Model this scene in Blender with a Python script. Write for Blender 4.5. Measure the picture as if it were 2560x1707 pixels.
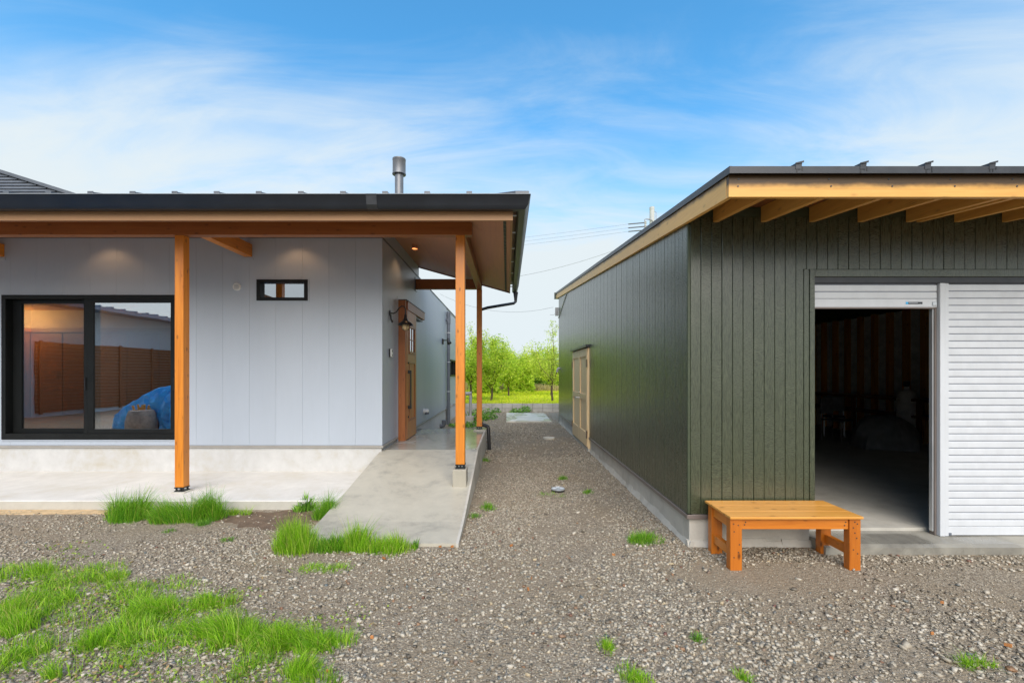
import bpy, bmesh, math, random
import numpy as np
from mathutils import Vector, Matrix

R = math.radians
random.seed(7)
rng = np.random.default_rng(11)
for o in list(bpy.data.objects):
    bpy.data.objects.remove(o)
S = bpy.context.scene
COL = S.collection

# ------------------------------------------------------------------ camera
H = 1.53
cam_d = bpy.data.cameras.new("camera")
cam_d.sensor_width = 36.0
cam_d.lens = 36.0 * 1100 / 2560
cam_d.shift_x = 12 / 2560
cam_d.shift_y = 78.5 / 2560
cam_d.clip_start = 0.05
cam_d.clip_end = 2000
cam = bpy.data.objects.new("camera", cam_d)
cam.location = (0, 0, H)
cam.rotation_euler = (R(90), 0, 0)
COL.objects.link(cam)
S.camera = cam

# ------------------------------------------------------------------ world
SUN_EL, SUN_AZ = R(42), R(176)      # azimuth measured clockwise from +Y (behind the camera, a little right)
W = bpy.data.worlds.new("World")
S.world = W
W.use_nodes = True
nt = W.node_tree
nt.nodes.clear()
def wn(t, **k):
    n = nt.nodes.new(t)
    for a, b in k.items():
        setattr(n, a, b)
    return n
def wl(a, b):
    nt.links.new(a, b)
def wmath(op, a, b=None, clamp=False):
    n = wn("ShaderNodeMath", operation=op, use_clamp=clamp)
    for i, v in enumerate((a, b)):
        if v is None: continue
        if isinstance(v, (int, float)): n.inputs[i].default_value = v
        else: wl(v, n.inputs[i])
    return n.outputs[0]
out = wn("ShaderNodeOutputWorld")
bg = wn("ShaderNodeBackground")
bg.inputs[1].default_value = 0.1
sky = wn("ShaderNodeTexSky", sky_type='NISHITA')
sky.sun_disc = False
sky.sun_elevation = SUN_EL
sky.sun_rotation = SUN_AZ
sky.air_density = 1.0
sky.dust_density = 0.6
sky.ozone_density = 2.0
tc = wn("ShaderNodeTexCoord")
nrm = wn("ShaderNodeVectorMath", operation='NORMALIZE')
wl(tc.outputs['Generated'], nrm.inputs[0])
sp = wn("ShaderNodeSeparateXYZ")
wl(nrm.outputs[0], sp.inputs[0])
zc = wmath('MAXIMUM', sp.outputs[2], 0.0)
den = wmath('ADD', zc, 0.22)
px = wmath('DIVIDE', sp.outputs[0], den)
py = wmath('DIVIDE', sp.outputs[1], den)
cmb = wn("ShaderNodeCombineXYZ")
wl(px, cmb.inputs[0]); wl(py, cmb.inputs[1])
mp = wn("ShaderNodeMapping")
mp.inputs['Rotation'].default_value = (0, 0, R(24))
mp.inputs['Scale'].default_value = (0.55, 1.5, 1)
mp.inputs['Location'].default_value = (2.43, 6.62, 0)
wl(cmb.outputs[0], mp.inputs[0])
def wnoise(scale, detail, rough, dist=0.0):
    n = wn("ShaderNodeTexNoise")
    n.inputs['Scale'].default_value = scale
    n.inputs['Detail'].default_value = detail
    n.inputs['Roughness'].default_value = rough
    n.inputs['Distortion'].default_value = dist
    wl(mp.outputs[0], n.inputs['Vector'])
    return n.outputs['Fac']
n1 = wnoise(0.85, 7, 0.52, 0.5)
n2 = wnoise(2.6, 9, 0.62, 0.8)
# thin veil: whiter towards the horizon, wispy above
veil = wmath('SUBTRACT', 1.52, wmath('MULTIPLY', zc, 2.3))
a1 = wmath('MULTIPLY', wmath('SUBTRACT', n1, 0.5), 1.45)
a2 = wmath('MULTIPLY', wmath('SUBTRACT', n2, 0.5), 0.95)
fac = wmath('ADD', wmath('ADD', veil, a1), a2)
ramp = wn("ShaderNodeValToRGB")
ramp.color_ramp.interpolation = 'EASE'
ramp.color_ramp.elements[0].position = -0.0
ramp.color_ramp.elements[0].color = (0.06, 0.06, 0.06, 1)
ramp.color_ramp.elements[1].position = 1.0
ramp.color_ramp.elements[1].color = (1, 1, 1, 1)
wl(fac, ramp.inputs[0])
hsv = wn("ShaderNodeHueSaturation")
hsv.inputs['Hue'].default_value = 0.488
hsv.inputs['Saturation'].default_value = 1.38
hsv.inputs['Value'].default_value = 1.06
wl(sky.outputs[0], hsv.inputs['Color'])
cl = wn("ShaderNodeMix", data_type='RGBA')
cl.inputs['B'].default_value = (2.85, 3.16, 3.32, 1)
wl(ramp.outputs[0], cl.inputs['Factor'])
wl(hsv.outputs[0], cl.inputs['A'])
wl(cl.outputs['Result'], bg.inputs[0])
wl(bg.outputs[0], out.inputs[0])

# ------------------------------------------------------------------ sun
sd = bpy.data.lights.new("sun", 'SUN')
sd.energy = 1.5
sd.angle = R(62)
sd.color = (1.0, 0.90, 0.77)
sun = bpy.data.objects.new("sun", sd)
dirv = Vector((math.sin(SUN_AZ) * math.cos(SUN_EL), math.cos(SUN_AZ) * math.cos(SUN_EL), math.sin(SUN_EL)))
sun.rotation_euler = dirv.to_track_quat('Z', 'Y').to_euler()
sun.location = (0, -5, 12)
COL.objects.link(sun)

S.view_settings.view_transform = 'Standard'
S.view_settings.look = 'None'
S.view_settings.gamma = 1
S.view_settings.exposure = 1.48
S.view_settings.use_curve_mapping = False
S.render.engine = 'CYCLES'
S.cycles.max_bounces = 8
S.cycles.transparent_max_bounces = 12
S.cycles.sample_clamp_indirect = 6

# ------------------------------------------------------------------ materials
MATS = {}
def newmat(name):
    m = bpy.data.materials.new(name)
    m.use_nodes = True
    m.node_tree.nodes.clear()
    t = m.node_tree
    o = t.nodes.new("ShaderNodeOutputMaterial")
    b = t.nodes.new("ShaderNodeBsdfPrincipled")
    t.links.new(b.outputs[0], o.inputs[0])
    MATS[name] = m
    return m, t, b
class NT:
    def __init__(s, t): s.t = t
    def n(s, ty, **k):
        x = s.t.nodes.new(ty)
        for a, b in k.items(): setattr(x, a, b)
        return x
    def l(s, a, b): s.t.links.new(a, b)
    def put(s, v, i):
        if isinstance(v, (int, float, tuple)): i.default_value = v
        else: s.l(v, i)
    def math(s, op, a, b=0.0, clamp=False):
        x = s.n("ShaderNodeMath", operation=op, use_clamp=clamp)
        s.put(a, x.inputs[0]); s.put(b, x.inputs[1])
        return x.outputs[0]
    def pos(s, scale=(1, 1, 1), rnd=True):
        g = s.n("ShaderNodeNewGeometry")
        v = g.outputs['Position']
        if rnd:
            oi = s.n("ShaderNodeObjectInfo")
            m = s.math('MULTIPLY', oi.outputs['Random'], 37.0)
            a = s.n("ShaderNodeVectorMath", operation='ADD')
            s.l(v, a.inputs[0]); s.l(m, a.inputs[1])
            v = a.outputs[0]
        mp = s.n("ShaderNodeVectorMath", operation='MULTIPLY')
        s.l(v, mp.inputs[0]); mp.inputs[1].default_value = scale
        return mp.outputs[0]
    def noise(s, v, scale, detail=4, rough=0.5, dist=0.0):
        x = s.n("ShaderNodeTexNoise")
        s.l(v, x.inputs['Vector'])
        x.inputs['Scale'].default_value = scale
        x.inputs['Detail'].default_value = detail
        x.inputs['Roughness'].default_value = rough
        x.inputs['Distortion'].default_value = dist
        return x.outputs['Fac']
    def vor(s, v, scale, out='Distance', feature='F1', rand=1.0):
        x = s.n("ShaderNodeTexVoronoi", feature=feature)
        s.l(v, x.inputs['Vector'])
        x.inputs['Scale'].default_value = scale
        x.inputs['Randomness'].default_value = rand
        return x.outputs[out]
    def ramp(s, f, stops, interp='LINEAR'):
        x = s.n("ShaderNodeValToRGB")
        x.color_ramp.interpolation = interp
        e = x.color_ramp.elements
        while len(e) < len(stops): e.new(0.5)
        for q, (p, c) in zip(e, stops):
            q.position = p
            q.color = (c, c, c, 1) if isinstance(c, (int, float)) else (*c, 1)
        s.l(f, x.inputs[0])
        return x.outputs[0]
    def mix(s, f, a, b, blend='MIX'):
        x = s.n("ShaderNodeMix", data_type='RGBA', blend_type=blend)
        s.put(f, x.inputs['Factor'])
        for v, i in ((a, x.inputs['A']), (b, x.inputs['B'])):
            if isinstance(v, tuple): i.default_value = (*v[:3], 1)
            else: s.l(v, i)
        return x.outputs['Result']
    def bump(s, h, strength, dist, b, prev=None):
        x = s.n("ShaderNodeBump")
        x.inputs['Strength'].default_value = strength
        x.inputs['Distance'].default_value = dist
        s.l(h, x.inputs['Height'])
        if prev is not None: s.l(prev, x.inputs['Normal'])
        s.l(x.outputs[0], b.inputs['Normal'])
        return x.outputs[0]

def plain(name, col, rough=0.5, metal=0.0, var=0.12, scale=6.0, bump=0.0, bscale=60.0, stretch=(1, 1, 1), spec=0.5):
    m, t, b = newmat(name)
    N = NT(t)
    v = N.pos(stretch)
    f = N.noise(v, scale, 5, 0.6)
    lo = tuple(c * (1 - var) for c in col); hi = tuple(min(1, c * (1 + var)) for c in col)
    c = N.ramp(f, [(0.25, lo), (0.75, hi)])
    N.l(c, b.inputs['Base Color'])
    r = N.math('ADD', N.math('MULTIPLY', f, 0.2), rough - 0.1)
    N.l(r, b.inputs['Roughness'])
    b.inputs['Metallic'].default_value = metal
    b.inputs['Specular IOR Level'].default_value = spec
    if bump:
        N.bump(N.noise(v, bscale, 4, 0.6), bump, 0.01, b)
    return m

def wood(name, dark, light, axis, rough=0.45, knots=0.5, coat=0.0, grain=1.0, wet=None):
    m, t, b = newmat(name)
    N = NT(t)
    st = [16.0 * grain] * 3
    st[axis] = 0.9
    v = N.pos(tuple(st))
    f = N.noise(v, 1.6, 6, 0.65, 0.6)
    st2 = [55.0] * 3; st2[axis] = 1.6
    v2 = N.pos(tuple(st2))
    f2 = N.noise(v2, 1.5, 3, 0.6)
    g = N.math('ADD', N.math('MULTIPLY', f, 0.7), N.math('MULTIPLY', f2, 0.3))
    c = N.ramp(g, [(0.28, dark), (0.48, tuple(0.45 * a + 0.55 * q for a, q in zip(dark, light))), (0.68, light)])
    if knots:
        sk = [13.0] * 3; sk[axis] = 6.0
        vk = N.pos(tuple(sk))
        wob = N.noise(vk, 4, 3, 0.6)
        d = N.vor(vk, 1.0)
        d = N.math('ADD', d, N.math('MULTIPLY', N.math('SUBTRACT', wob, 0.5), 0.10))
        k = N.ramp(d, [(0.07, 1.0), (0.12, 0.6), (0.21, 0.0)])
        kk = N.math('MULTIPLY', k, knots)
        c = N.mix(kk, c, tuple(a * 0.16 for a in dark))
    big = N.noise(N.pos((1, 1, 1)), 1.1, 3, 0.5)
    c = N.mix(N.ramp(big, [(0.3, 0.0), (0.75, 0.22)]), c, tuple(a * 0.65 for a in light))
    ob_ = N.n('ShaderNodeObjectInfo')
    c = N.mix(N.math('MULTIPLY', ob_.outputs['Random'], 0.34), c, tuple(a_ * 0.72 for a_ in dark))
    if knots > 0.4:     # drying checks: thin dark lines along the grain
        sc_ = [38.0] * 3; sc_[axis] = 0.55
        ck = N.noise(N.pos(tuple(sc_)), 1.0, 2, 0.5)
        ck = N.ramp(N.math('ABSOLUTE', N.math('SUBTRACT', ck, 0.56)), [(0.0, 1.0), (0.012, 0.0)])
        pt = N.ramp(N.noise(N.pos((2, 2, 2)), 1.3, 2, 0.5), [(0.5, 0.0), (0.6, 0.75)])
        c = N.mix(N.math('MULTIPLY', ck, pt), c, tuple(a_ * 0.25 for a_ in dark))
    if wet:      # rain-soaked upper edge of the board: height above a sloping line, ragged
        z0_, slp, y0_, band = wet
        gq = N.n("ShaderNodeNewGeometry"); sq = N.n("ShaderNodeSeparateXYZ"); N.l(gq.outputs['Position'], sq.inputs[0])
        hh_ = N.math('SUBTRACT', N.math('SUBTRACT', sq.outputs[2], z0_), N.math('MULTIPLY', N.math('SUBTRACT', sq.outputs[1], y0_), slp))
        rag = N.math('MULTIPLY', N.math('SUBTRACT', N.noise(N.pos((1.6, 1.6, 3), False), 2.2, 5, 0.65), 0.5), 0.07)
        w_ = N.ramp(N.math('DIVIDE', N.math('ADD', hh_, rag), band), [(0.0, 0.0), (1.0, 1.0)], 'EASE')
        c = N.mix(N.math('MULTIPLY', w_, 0.96), c, tuple(a_ * 0.07 for a_ in dark))
    N.l(c, b.inputs['Base Color'])
    N.l(N.math('ADD', N.math('MULTIPLY', f, 0.25), rough - 0.12), b.inputs['Roughness'])
    b.inputs['Coat Weight'].default_value = coat
    b.inputs['Coat Roughness'].default_value = 0.3
    N.bump(g, 0.25, 0.004, b)
    return m

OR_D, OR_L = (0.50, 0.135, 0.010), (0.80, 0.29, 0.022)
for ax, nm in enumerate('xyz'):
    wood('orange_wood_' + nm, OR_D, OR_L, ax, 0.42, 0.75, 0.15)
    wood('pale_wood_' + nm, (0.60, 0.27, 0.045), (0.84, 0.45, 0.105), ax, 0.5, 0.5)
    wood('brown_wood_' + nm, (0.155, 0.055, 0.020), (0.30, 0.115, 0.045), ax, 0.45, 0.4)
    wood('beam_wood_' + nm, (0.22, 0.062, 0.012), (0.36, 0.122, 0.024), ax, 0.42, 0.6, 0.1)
for ax_, nm_ in ((0, 'x'), (1, 'y')):
    wood('soffit_wood_' + nm_, (0.38, 0.16, 0.080), (0.55, 0.26, 0.14), ax_, 0.5, 0.0)
wood('wet_fascia_x', (0.60, 0.28, 0.048), (0.82, 0.46, 0.115), 0, 0.45, 0.35, wet=(2.815, 0, 0, 0.05))
wood('wet_rake_y', (0.74, 0.38, 0.085), (0.94, 0.57, 0.18), 1, 0.45, 0.35, wet=(2.86, 0.103, 3.08, 0.05))
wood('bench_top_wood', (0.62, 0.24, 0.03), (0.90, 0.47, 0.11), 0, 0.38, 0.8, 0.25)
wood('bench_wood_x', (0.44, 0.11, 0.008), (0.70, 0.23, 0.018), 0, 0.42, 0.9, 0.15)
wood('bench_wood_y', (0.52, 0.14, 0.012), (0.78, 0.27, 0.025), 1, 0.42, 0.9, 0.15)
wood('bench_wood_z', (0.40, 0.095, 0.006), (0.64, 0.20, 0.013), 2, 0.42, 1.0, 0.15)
wood('door_wood_z', (0.36, 0.125, 0.030), (0.62, 0.26, 0.075), 2, 0.45, 0.15, 0.0)
wood('jamb_wood_z', (0.24, 0.070, 0.018), (0.42, 0.145, 0.040), 2, 0.45, 0.35, 0.0)
wood('ply_wood_z', (0.80, 0.56, 0.29), (0.92, 0.72, 0.43), 2, 0.5, 0.08)
wood('fascia_tan_x', (0.34, 0.175, 0.075), (0.46, 0.25, 0.115), 0, 0.55, 0.1)
wood('fascia_tan_y', (0.34, 0.175, 0.075), (0.46, 0.25, 0.115), 1, 0.55, 0.1)

# house siding: fine vertical brushed metal panels
def siding(name, col):
    m, t, b = newmat(name)
    N = NT(t)
    v = N.pos((220, 220, 2.2), False)
    f = N.noise(v, 1.0, 3, 0.6)
    oi = N.n("ShaderNodeObjectInfo")
    q = N.noise(N.pos((1, 1, 0.35), True), 1.3, 4, 0.6)
    a = N.math('ADD', N.math('MULTIPLY', f, 0.45), N.math('MULTIPLY', q, 0.55))
    c = N.ramp(a, [(0.3, tuple(x * 0.94 for x in col)), (0.7, tuple(x * 1.05 for x in col))])
    c = N.mix(N.math('MULTIPLY', oi.outputs['Random'], 0.06), c, tuple(x * 0.8 for x in col))
    N.l(c, b.inputs['Base Color'])
    b.inputs['Roughness'].default_value = 0.42
    b.inputs['Specular IOR Level'].default_value = 0.45
    w = N.noise(N.pos((0.7, 0.7, 0.5), True), 2.2, 2, 0.5)
    p = N.bump(f, 0.10, 0.001, b)
    N.bump(w, 0.05, 0.03, b, p)
siding('grey_siding', (0.41, 0.455, 0.515))

# shed siding: embossed dark green boards
def green(name, axis):
    m, t, b = newmat(name)
    N = NT(t)
    sc = [190, 190, 14]
    f = N.noise(N.pos(tuple(sc)), 1.0, 4, 0.7, 0.4)
    hsc = [40, 40, 260]
    h = N.noise(N.pos(tuple(hsc)), 1.0, 3, 0.6, 0.3)
    blk = N.noise(N.pos((3, 3, 2.2)), 1.0, 2, 0.5)
    w = N.ramp(blk, [(0.42, 0.0), (0.58, 1.0)])
    hh = N.mix(w, f, h)
    c = N.ramp(hh, [(0.30, (0.016, 0.021, 0.010)), (0.52, (0.046, 0.056, 0.028)), (0.74, (0.098, 0.113, 0.060))])
    oi = N.n("ShaderNodeObjectInfo")
    c = N.mix(N.math('MULTIPLY', oi.outputs['Random'], 0.30), c, (0.040, 0.048, 0.025))
    N.l(c, b.inputs['Base Color'])
    N.l(N.math('ADD', N.math('MULTIPLY', hh, 0.25), 0.16), b.inputs['Roughness'])
    b.inputs['Specular IOR Level'].default_value = 0.8
    b.inputs['Coat Weight'].default_value = 0.3
    b.inputs['Coat Roughness'].default_value = 0.3
    N.bump(hh, 0.4, 0.003, b)
green('green_board', 2)
plain('green_trim', (0.052, 0.066, 0.036), 0.42, var=0.15, scale=20, bump=0.1)
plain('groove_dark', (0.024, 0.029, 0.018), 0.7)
plain('grey_groove', (0.42, 0.46, 0.52), 0.6)
plain('dark_metal', (0.045, 0.047, 0.052), 0.38, 0.3, var=0.2, scale=9)
plain('gutter_metal', (0.010, 0.013, 0.019), 0.36, 0.0, var=0.18, scale=5, spec=0.6)
plain('gutter_side', (0.085, 0.10, 0.075), 0.45, 0.0, var=0.2, scale=5)
plain('slate_metal', (0.12, 0.13, 0.145), 0.42, 0.2, var=0.2, scale=7)
plain('edge_metal', (0.26, 0.28, 0.30), 0.5, 0.0)
plain('bronze_flashing', (0.20, 0.165, 0.145), 0.4, 0.2, var=0.12)
plain('taupe_flashing', (0.34, 0.32, 0.29), 0.45, 0.1)
plain('chimney_metal', (0.20, 0.205, 0.215), 0.42, 0.45, var=0.15, scale=8)
plain('black_metal', (0.012, 0.012, 0.013), 0.35, 0.0, var=0.2, bump=0.05)
plain('black_frame', (0.007, 0.008, 0.008), 0.45, 0.0, var=0.2, spec=0.25)
plain('black_plastic', (0.012, 0.012, 0.013), 0.45)
plain('white_plastic', (0.74, 0.74, 0.72), 0.35, var=0.05)
plain('grey_plastic', (0.115, 0.13, 0.155), 0.4, var=0.12)
plain('pipe_cover', (0.33, 0.33, 0.32), 0.55, var=0.2)
plain('shutter_white', (0.58, 0.60, 0.62), 0.38, 0.0, var=0.07, scale=2.2, stretch=(3, 1, 0.6), bump=0.05, bscale=3)
plain('shutter_groove', (0.24, 0.26, 0.31), 0.5, var=0.05)
plain('aluminium', (0.60, 0.62, 0.63), 0.35, 0.6, var=0.08)
plain('steel', (0.50, 0.50, 0.50), 0.3, 0.8, var=0.15)
plain('hinge_brown', (0.16, 0.115, 0.085), 0.4, 0.4)
plain('sticker_dark', (0.012, 0.014, 0.018), 0.35)
plain('sticker_blue', (0.02, 0.42, 0.80), 0.35)
plain('sticker_grey', (0.38, 0.40, 0.43), 0.4)
plain('vent_mesh', (0.040, 0.050, 0.028), 0.6, var=0.3, scale=40)
plain('vent_bar', (0.15, 0.17, 0.10), 0.6)
plain('insulation', (0.82, 0.80, 0.76), 0.8, var=0.2, bump=0.4, bscale=12)
plain('dark_clutter', (0.035, 0.036, 0.04), 0.6, var=0.4, scale=10)
plain('grey_cloth', (0.20, 0.20, 0.20), 0.8, var=0.35, scale=8, bump=0.6, bscale=9)
plain('interior_wall', (0.55, 0.46, 0.36), 0.7, var=0.06)
plain('tarp_blue', (0.04, 0.42, 0.98), 0.35, var=0.35, scale=3, bump=1.0, bscale=5)
plain('sack_cloth', (0.42, 0.33, 0.25), 0.85, var=0.4, scale=12, bump=0.9, bscale=16)
plain('stucco', (0.58, 0.60, 0.62), 0.75, var=0.08, bump=0.3, bscale=90, stretch=(1, 1, 4))
plain('neighbour_plank', (0.26, 0.115, 0.05), 0.6, var=0.3, scale=5, stretch=(1, 1, 6))
plain('roof_blue', (0.16, 0.19, 0.26), 0.45, var=0.2)
plain('glow_shade', (0.8, 0.75, 0.6), 0.6)
plain('cable_black', (0.10, 0.105, 0.11), 0.6)
plain('pole_concrete', (0.50, 0.51, 0.50), 0.8, var=0.15, scale=2)
plain('bark', (0.105, 0.070, 0.045), 0.9, var=0.4, scale=18, bump=0.6, bscale=40)
plain('debris', (0.42, 0.17, 0.05), 0.6, var=0.4, scale=20)

def concrete(name, base, stain=0.4, wet=0.0, warm=(1.0, 0.95, 0.82), bscale=1.0, smooth=0.0, wr=0.07):
    m, t, b = newmat(name)
    N = NT(t)
    v = N.pos((1, 1, 1), False)
    f1 = N.noise(v, 1.3 * bscale, 6, 0.62, 0.6)
    f2 = N.noise(v, 7.0, 6, 0.65)
    f3 = N.noise(v, 90.0, 3, 0.6)
    a = N.math('ADD', N.math('MULTIPLY', f1, 0.55), N.math('ADD', N.math('MULTIPLY', f2, 0.35), N.math('MULTIPLY', f3, 0.10)))
    lo = tuple(base * (1 - stain) * w for w in (1.0, 0.93, 0.78))
    hi = tuple(min(0.92, base * 1.12 * w) for w in warm)
    c = N.ramp(a, [(0.36, lo), (0.50, tuple(base * w for w in warm)), (0.62, hi)])
    pits = N.vor(v, 42.0)
    c = N.mix(N.math('MULTIPLY', N.ramp(pits, [(0.03, 1.0), (0.10, 0.0)]), 0.25), c, tuple(base * 0.4 for _ in range(3)))
    rough = N.math('ADD', N.math('MULTIPLY', f2, 0.2), 0.62 - smooth)
    if wet:
        wf = N.noise(N.pos((1.3, 0.8, 1), False), 1.1, 4, 0.55, 0.8)
        wm = N.ramp(wf, [(0.52 - 0.3 * wet, 0.0), (0.62 - 0.2 * wet, 1.0)])
        c = N.mix(N.math('MULTIPLY', wm, 0.42), c, tuple(base * 0.42 * w for w in (1, 0.97, 0.88)))
        rough = N.mix(wm, rough, (wr, wr, wr))
        b.inputs['Specular IOR Level'].default_value = 0.6
    N.l(c, b.inputs['Base Color'])
    N.l(rough, b.inputs['Roughness'])
    N.bump(N.math('ADD', f2, N.math('MULTIPLY', f3, 0.5)), 0.12 if wet else 0.25, 0.006, b)
    return m
concrete('terrace_concrete', 0.64, 0.10, 0, (1.0, 0.965, 0.89))
concrete('terrace_edge', 0.46, 0.25)
concrete('foundation_white', 0.52, 0.12, 0, (1.0, 0.99, 0.96), smooth=0.05)
concrete('foundation_shed', 0.50, 0.34, 0, (1.0, 0.94, 0.81))
concrete('ramp_concrete', 0.44, 0.42, 0.0, (1.0, 0.93, 0.75), bscale=1.0, smooth=0.28)
concrete('plinth_concrete', 0.33, 0.3, 0.0, (1.0, 0.92, 0.74))
concrete('porch_wet', 0.50, 0.35, 0.9)
concrete('apron_wet', 0.30, 0.45, 0.5, (1.0, 0.94, 0.78))
concrete('shed_floor', 0.44, 0.2)
concrete('slab_wet', 0.66, 0.30, 0.45, wr=0.25)
concrete('block_concrete', 0.40, 0.30, 0, (1.0, 0.97, 0.88), bscale=2.5)
concrete('cover_cast', 0.62, 0.25)
concrete('mortar_dark', 0.13, 0.25)

# yard ground: packed dirt with fine gravel
def ground_mat():
    m, t, b = newmat('yard_dirt')
    N = NT(t)
    v = N.pos((1, 1, 1), False)
    cell = N.n("ShaderNodeTexVoronoi")
    N.l(v, cell.inputs['Vector']); cell.inputs['Scale'].default_value = 75
    sep = N.n("ShaderNodeSeparateColor"); N.l(cell.outputs['Color'], sep.inputs[0])
    cc = N.ramp(sep.outputs[0], [(0.0, (0.11, 0.088, 0.062)), (0.45, (0.23, 0.19, 0.14)), (0.8, (0.34, 0.29, 0.215)), (1.0, (0.48, 0.42, 0.33))])
    big = N.noise(v, 0.9, 5, 0.6, 0.5)
    fine = N.noise(v, 30, 5, 0.7)
    dirt = N.ramp(fine, [(0.3, (0.18, 0.133, 0.083)), (0.7, (0.335, 0.262, 0.172))])
    k = N.ramp(big, [(0.40, 0.25), (0.62, 0.9)])
    c = N.mix(k, cc, dirt)
    N.l(c, b.inputs['Base Color'])
    b.inputs['Roughness'].default_value = 0.8
    d = N.math('SUBTRACT', 1.0, cell.outputs['Distance'])
    p = N.bump(d, 0.6, 0.012, b)
    N.bump(fine, 0.5, 0.01, b, p)
ground_mat()
plain('sand', (0.56, 0.40, 0.22), 0.9, var=0.3, scale=14, bump=0.6, bscale=70)
plain('soil', (0.15, 0.10, 0.062), 0.9, var=0.45, scale=10, bump=0.8, bscale=50)
def stone_mat(name, stops):
    m, t, b = newmat(name)
    N = NT(t)
    g = N.n("ShaderNodeNewGeometry")
    c = N.ramp(g.outputs['Random Per Island'], stops)
    f = N.noise(N.pos((1, 1, 1), False), 140, 4, 0.65)
    c = N.mix(0.55, c, N.ramp(f, [(0.3, 0.35), (0.7, 0.95)]), 'MULTIPLY')
    N.l(c, b.inputs['Base Color'])
    b.inputs['Roughness'].default_value = 0.55
    N.bump(f, 0.35, 0.004, b)
stone_mat('gravel_stone', [(0.0, (0.13, 0.108, 0.080)), (0.12, (0.30, 0.252, 0.182)), (0.40, (0.44, 0.378, 0.282)), (0.75, (0.54, 0.475, 0.365)),
    (0.92, (0.66, 0.59, 0.475)), (0.94, (0.54, 0.42, 0.25)), (0.96, (0.16, 0.19, 0.19)), (0.992, (0.36, 0.20, 0.10)), (1.0, (0.20, 0.09, 0.07))])
def grass_mat(name, a, c2, dry=None, transl=0.35):
    m, t, b = newmat(name)
    N = NT(t)
    g = N.n("ShaderNodeNewGeometry")
    stops = [(0.0, tuple(q * 0.6 for q in a)), (0.3, a), (0.84, c2)] + ([(0.9, dry), (1.0, dry)] if dry else [(1.0, c2)])
    c = N.ramp(g.outputs['Random Per Island'], stops)
    N.l(c, b.inputs['Base Color'])
    b.inputs['Roughness'].default_value = 0.55
    tr = N.n("ShaderNodeBsdfTranslucent")
    N.l(c, tr.inputs['Color'])
    mx = N.n("ShaderNodeMixShader"); mx.inputs[0].default_value = transl
    o = [x for x in t.nodes if x.type == 'OUTPUT_MATERIAL'][0]
    N.l(b.outputs[0], mx.inputs[1]); N.l(tr.outputs[0], mx.inputs[2]); N.l(mx.outputs[0], o.inputs[0])
grass_mat('grass_blade', (0.20, 0.46, 0.012), (0.50, 0.80, 0.04), (0.58, 0.58, 0.15), 0.45)
grass_mat('grass_deep', (0.11, 0.33, 0.012), (0.32, 0.64, 0.03), (0.46, 0.54, 0.09), 0.42)
grass_mat('field_blade', (0.60, 0.72, 0.020), (0.86, 0.88, 0.05), (0.80, 0.70, 0.15), 0.5)
grass_mat('reed_blade', (0.36, 0.31, 0.10), (0.58, 0.47, 0.19), None)
grass_mat('tree_leaf', (0.40, 0.60, 0.03), (0.72, 0.86, 0.09), (0.84, 0.88, 0.14), 0.55)
grass_mat('tree_leaf_light', (0.52, 0.68, 0.05), (0.78, 0.88, 0.13), (0.86, 0.88, 0.20), 0.55)
grass_mat('bush_leaf', (0.06, 0.18, 0.012), (0.30, 0.50, 0.03), (0.50, 0.64, 0.06), 0.45)
grass_mat('weed_leaf', (0.10, 0.28, 0.02), (0.26, 0.50, 0.05), None, 0.35)
grass_mat('clover_leaf', (0.16, 0.26, 0.03), (0.38, 0.50, 0.07), (0.44, 0.30, 0.13), 0.3)
plain('field_ground', (0.66, 0.70, 0.03), 0.9, var=0.35, scale=2.5, bump=0.6, bscale=30)

def pane_mat(name, refl, tint=(0.80, 0.83, 0.82)):
    m = bpy.data.materials.new(name); m.use_nodes = True; t = m.node_tree; t.nodes.clear(); MATS[name] = m
    N = NT(t)
    o = N.n("ShaderNodeOutputMaterial"); mx = N.n("ShaderNodeMixShader")
    g = N.n("ShaderNodeBsdfGlossy"); g.inputs['Roughness'].default_value = 0.0
    g.inputs['Color'].default_value = (0.95, 0.97, 1.0, 1)
    tr = N.n("ShaderNodeBsdfTransparent"); tr.inputs[0].default_value = (*tint, 1)
    lw = N.n("ShaderNodeLayerWeight"); lw.inputs['Blend'].default_value = 0.25
    f = N.math('ADD', N.math('MULTIPLY', lw.outputs['Fresnel'], 0.6), refl, True)
    N.l(f, mx.inputs[0]); N.l(tr.outputs[0], mx.inputs[1]); N.l(g.outputs[0], mx.inputs[2]); N.l(mx.outputs[0], o.inputs[0])
    b = N.noise(N.pos((1, 1, 1), False), 1.6, 2, 0.5)
    bp = N.n("ShaderNodeBump"); bp.inputs['Strength'].default_value = 0.03; bp.inputs['Distance'].default_value = 0.02
    N.l(b, bp.inputs['Height']); N.l(bp.outputs[0], g.inputs['Normal'])
pane_mat('pane_glass', 0.48)
pane_mat('pane_screen', 0.20, (0.55, 0.56, 0.55))
pane_mat('pane_dark', 0.45, (0.3, 0.3, 0.3))
def emit(name, col, st):
    m, t, b = newmat(name)
    b.inputs['Base Color'].default_value = (*col, 1)
    b.inputs['Emission Color'].default_value = (*col, 1)
    b.inputs['Emission Strength'].default_value = st
emit('lamp_warm', (1.0, 0.72, 0.38), 6.0)
m_, t_, b_ = newmat('bulb_glass')
b_.inputs['Base Color'].default_value = (0.75, 0.55, 0.30, 1)
b_.inputs['Roughness'].default_value = 0.15
b_.inputs['Transmission Weight'].default_value = 0.35

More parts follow.
